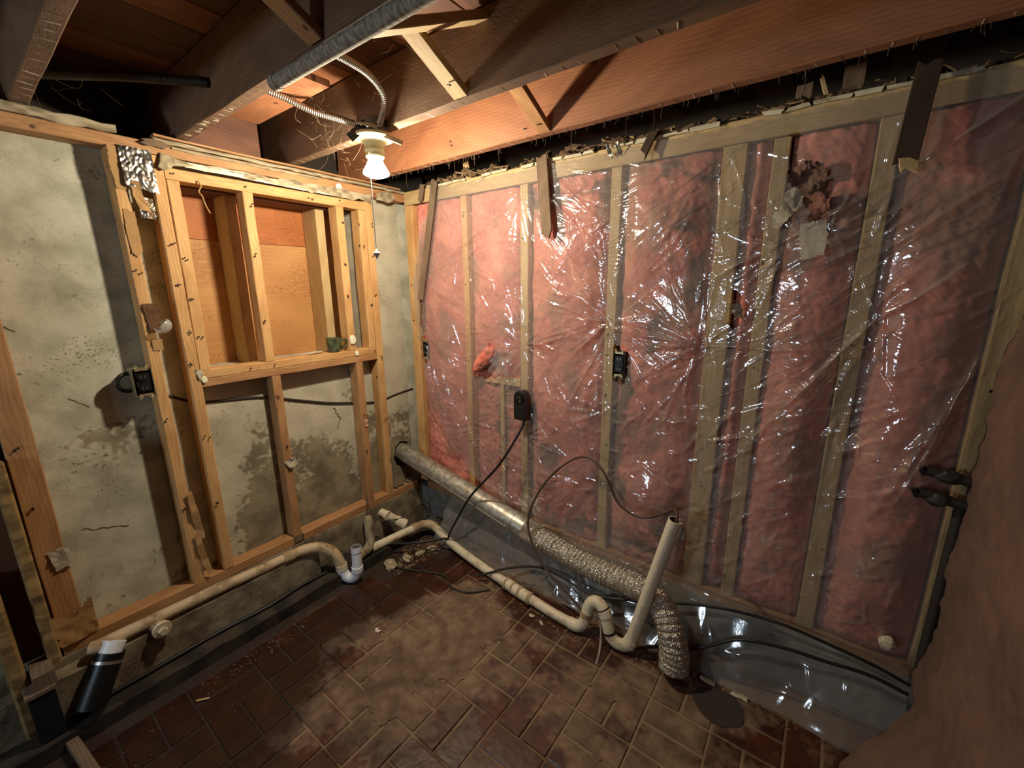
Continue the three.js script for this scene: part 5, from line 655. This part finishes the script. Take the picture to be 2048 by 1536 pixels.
solo('pipe_dirt', 'dark fluffy dirt around the duct hole in the corner', 'dirt', lump(0.075, 0.28, 1, 0.9, 0.5, 4), std({ color: 0x2b231c, roughness: 1 }), V(-0.1, 0.42, 0.04));
solo('dirt_clump', 'pale brown crumbs on the bottom plate below the duct hole', 'dirt', merge([...Array(40)].map(() => lump(rr(0.003, 0.011), 1.2, 0.8, 1.2, 0.4, 0).translate(rr(-0.02, 0.03), rr(0, 0.012), rr(-0.07, 0.1)))), M.concrete, V(-0.04, 0.285, 0.11)).userData.kind = 'stuff';
// ---------------------------------------------------------------- loose things on the floor
for (const [x, z, r, l] of [[0.235, 0.445, 0.03, 'largest mortar chunk of the heap in the damp corner, nearest the white trap'], [0.262, 0.35, 0.022, 'second mortar chunk of the corner heap, counted from the white trap'], [0.285, 0.27, 0.02, 'third mortar chunk of the corner heap, counted from the white trap'], [0.31, 0.2, 0.018, 'last mortar chunk of the corner heap, by the hanging adapter cord']]) solo('mortar_chunk', l, 'rubble', lump(r, 1.5, 0.5, 1.0, 0.55, 2), M.oldPlaster, V(x, r * 0.4, z), 'mortar chunks in the corner').rotation.y = rr(0, 3);
{
  const gs = []; const sp = (n, x, z, sx, sz, s0, s1) => { for (let i = 0; i < n; i++) { const a = rr(0, 6.28), q = Math.sqrt(rnd()); gs.push(strip(lump(rr(s0, s1), rr(0.8, 1.8), 0.5, rr(0.7, 1.3), 0.4, 0).rotateY(rr(0, 3)).translate(x + sx * q * Math.cos(a), 0.0012, z + sz * q * Math.sin(a)))); } };
  sp(150, 0.25, 1.1, 0.05, 0.26, 0.001, 0.0034); sp(170, 0.27, 0.3, 0.1, 0.2, 0.002, 0.009); sp(60, 1.0, 0.27, 0.4, 0.03, 0.002, 0.005); sp(140, 1.6, 0.19, 0.14, 0.04, 0.002, 0.006); sp(70, 1.9, 0.17, 0.25, 0.03, 0.0015, 0.004); sp(110, 1.1, 0.75, 0.8, 0.6, 0.0008, 0.0022); sp(40, 0.4, 1.4, 0.2, 0.25, 0.001, 0.003);
  tag(solo('floor_debris', 'small crumbs and grit scattered over the brick floor and along the curbs', 'debris', mergeGeometries(gs).translate(-1, 0, -0.7), std({ color: 0x6d5a42, roughness: 1 }), V(1, 0, 0.7)), null, null, null, 'stuff');
}
{ // a thin crust of dried mud that has run over the joints in the middle of the floor
  const n = 260, x0 = 0.35, z0 = 0.32, W = 1.25, D = 0.95, g = gridGeo(n, n, (u, v) => { const x = x0 + u * W, z = z0 + D - v * D; return [x, 0.0005 + 0.0016 * ss(0.4, 0.62, mudMask(x, z)) + 0.0005 * fbm(x * 60, z * 60, 2), z]; }, (x, y, z) => floorUV(x, y, z), (u, v) => { const x = x0 + u * W, z = z0 + D - v * D; return mudMask(x, z) > 0.46; });
  tag(solo('dried_mud', 'thin crust of dried grey-brown mud over the bricks in the middle of the floor', 'mud', rel(g, V(0.9, 0, 0.8)), M.brick, V(0.9, 0, 0.8)), null, null, null, 'stuff');
}
solo('white_shard', 'small white shard lying alone on the dusty bricks', 'shard', flakeGeo([[-0.016, 0.002], [-0.008, 0.014], [-0.002, 0.004], [0.008, 0.006], [0.014, 0.012], [0.012, -0.006], [-0.004, -0.008]], 0.003).rotateX(-Math.PI / 2), std({ color: 0xd2bfae, roughness: 0.7 }), V(0.56, 0.003, 0.762));
solo('wood_sliver', 'pale wood sliver on the dark bricks at the lower left', 'sliver', boardGeo(0.045, 0.008, 0.003, { seg: 2, jag1: 0.01 }).rotateX(Math.PI / 2).rotateY(0.9), M.pale, V(0.31, 0.004, 1.34));
solo('paper_shard', 'small pale chip beside the floor pipe near the ribbed coupling', 'shard', flakeGeo(raggedOutline(0.03, 0.022, 9), 0.002, 0.004).rotateX(-Math.PI / 2), M.paperGrey, V(1.06, 0.003, 0.285));
solo('paper_shard', 'narrow pale chip right of the other chip, beside the floor pipe', 'shard', flakeGeo(raggedOutline(0.036, 0.012, 9), 0.002, 0.004).rotateX(-Math.PI / 2).rotateY(-0.6), M.paperGrey, V(1.12, 0.003, 0.295));
{ const o = []; for (let i = 0; i < 40; i++) { const a = i / 40 * 6.2832, k = 1 + 0.08 * noise(Math.cos(a) * 1.5, Math.sin(a) * 1.5); o.push([0.085 * k * Math.cos(a), 0.075 * k * Math.sin(a)]); } solo('floor_patch', 'dark round patch of mortar in the brick floor right of the foil hose', 'patch', flakeGeo(o, 0.0012, 0.0012).rotateX(-Math.PI / 2), std({ color: 0x372d26, roughness: 0.8 }), V(1.845, 0.001, 0.235)); }
for (const [x, z, r, l] of [[1.79, 0.158, 0.028, 'white plaster flake behind the dark floor patch, next to the hose'], [1.9, 0.155, 0.03, 'white plaster flake behind the dark floor patch, farther from the hose']]) solo('plaster_flake', l, 'plaster', flakeGeo(raggedOutline(r * 2, r * 0.9, 10), 0.004, 0.004).rotateX(-Math.PI / 2), M.plaster, V(x, 0.004, z));
// pale drip streak of sealant by the trap of the leaning pipe
solo('plastic_tube', 'thin clear tube hanging from the trap bend to the floor', 'tube', tubeGeo(curve([[0.0, 0.1, 0], [0.012, 0.05, 0.01], [0.02, 0.012, 0.03], [0.03, 0.005, 0.06], [0.045, 0.004, 0.12]]), 0.0045, 24, 8), M.clearScrap, V(1.37, 0.0, 0.225));
// ---------------------------------------------------------------- left edge: stub of a torn-out partition
{
  const edge = (label, z, x0, x1, y0, y1, w) => { const n = 24, a = [], b = []; for (let i = 0; i <= n; i++) { const y = mix(y0, y1, i / n); a.push([x1 + 0.018 * fbm(y * 12, z * 30, 3), y]); } const pts = [[x0, y0], ...a, [x0, y1]]; return solo('drywall_stub', label, 'drywall', rel(planeUV(flakeGeo(pts, w, 0), (x, y, q) => [y * 2.2, (x + q) * 2.2]).translate(0, 0, z), V(x0, y0, z)), std({ map: M.plaster.map, color: 0xb89c74, roughness: 1 }), V(x0, y0, z)); };
  edge('torn drywall edge standing at the left picture edge beside the leftmost stud', 1.632, 0.006, 0.06, 0.27, 0.97, 0.02); edge('second torn drywall edge low at the left picture edge', 1.715, 0.0, 0.07, 0.06, 0.62, 0.024);
  lumber('partition_stud', 'dark brown stud at the left picture edge behind the torn drywall', 'stud', V(-0.035, 0.282, 1.69), V(-0.035, 1.948, 1.69), 0.115, 0.07, V(0, 0, 1), M.fir2, { seg: 6 });
  lumber('partition_plate', 'pale wood block on the floor end of the torn-out partition', 'wood block', V(0.03, 0.27, 1.675), V(0.13, 0.27, 1.675), 0.05, 0.05, V(0, 0, 1), M.old, { seg: 2 });
  const t = thing('metal_box', 'dark metal box at the foot of the torn drywall edges', 'box', V(0.09, 0.06, 1.69)); part(t, 'box_body', new THREE.BoxGeometry(0.09, 0.17, 0.06, 1, 1, 1).translate(0, 0.085, 0), std({ color: 0x23262a, roughness: 0.5, metalness: 0.4 })); part(t, 'box_lid', boardGeo(0.1, 0.07, 0.012, { seg: 1, cross: 1 }).rotateX(Math.PI / 2).translate(0, 0.18, 0), M.old);
  lumber('floor_batten', 'rough pale batten lying on the floor at the lower left corner', 'batten', V(0.1, 0.02, 1.665), V(0.46, 0.02, 1.62), 0.03, 0.03, V(0, 1, 0), M.old, { seg: 4, jag1: 0.02 });
}
// ---------------------------------------------------------------- right end: valves and pipe half hidden by the blanket
{
  const t = thing('shutoff_valve', 'dark pair of old valve stubs poking out of the plastic at the far right', 'valve', V(2.32, 0.93, 0.03));
  for (const [x, y, l] of [[2.31, 0.955, 0.045], [2.3, 0.885, 0.04]]) { part(t, 'valve_stub', rodGeo(V(x - l, y + 0.006, 0.045).sub(t.position), V(x + 0.06, y - 0.008, 0.045).sub(t.position), 0.015), M.darkIron); part(t, 'valve_body', lump(0.024, 1.2, 0.9, 1, 0.3, 2).translate(x - t.position.x, y - t.position.y - 0.002, 0.015), M.darkIron); part(t, 'handle', rodGeo(V(x - l - 0.012, y + 0.014, 0.045).sub(t.position), V(x - l, y - 0.008, 0.045).sub(t.position), 0.009), M.black); }
  solo('water_pipe', 'upright dark water pipe below the valves, beside the sagging blanket', 'pipe', rel(rodGeo(V(2.352, 0.3, 0.03), V(2.352, 0.87, 0.03), 0.014), V(2.352, 0.3, 0.03)), M.darkIron, V(2.352, 0.3, 0.03));
  solo('pipe_cap', 'small pale round stub near the bottom plate at the right end', 'cap', lump(0.022, 1, 1.1, 0.8, 0.15, 3), M.plaster, V(2.268, 0.36, 0.035));
}

renderer.render(scene, camera);
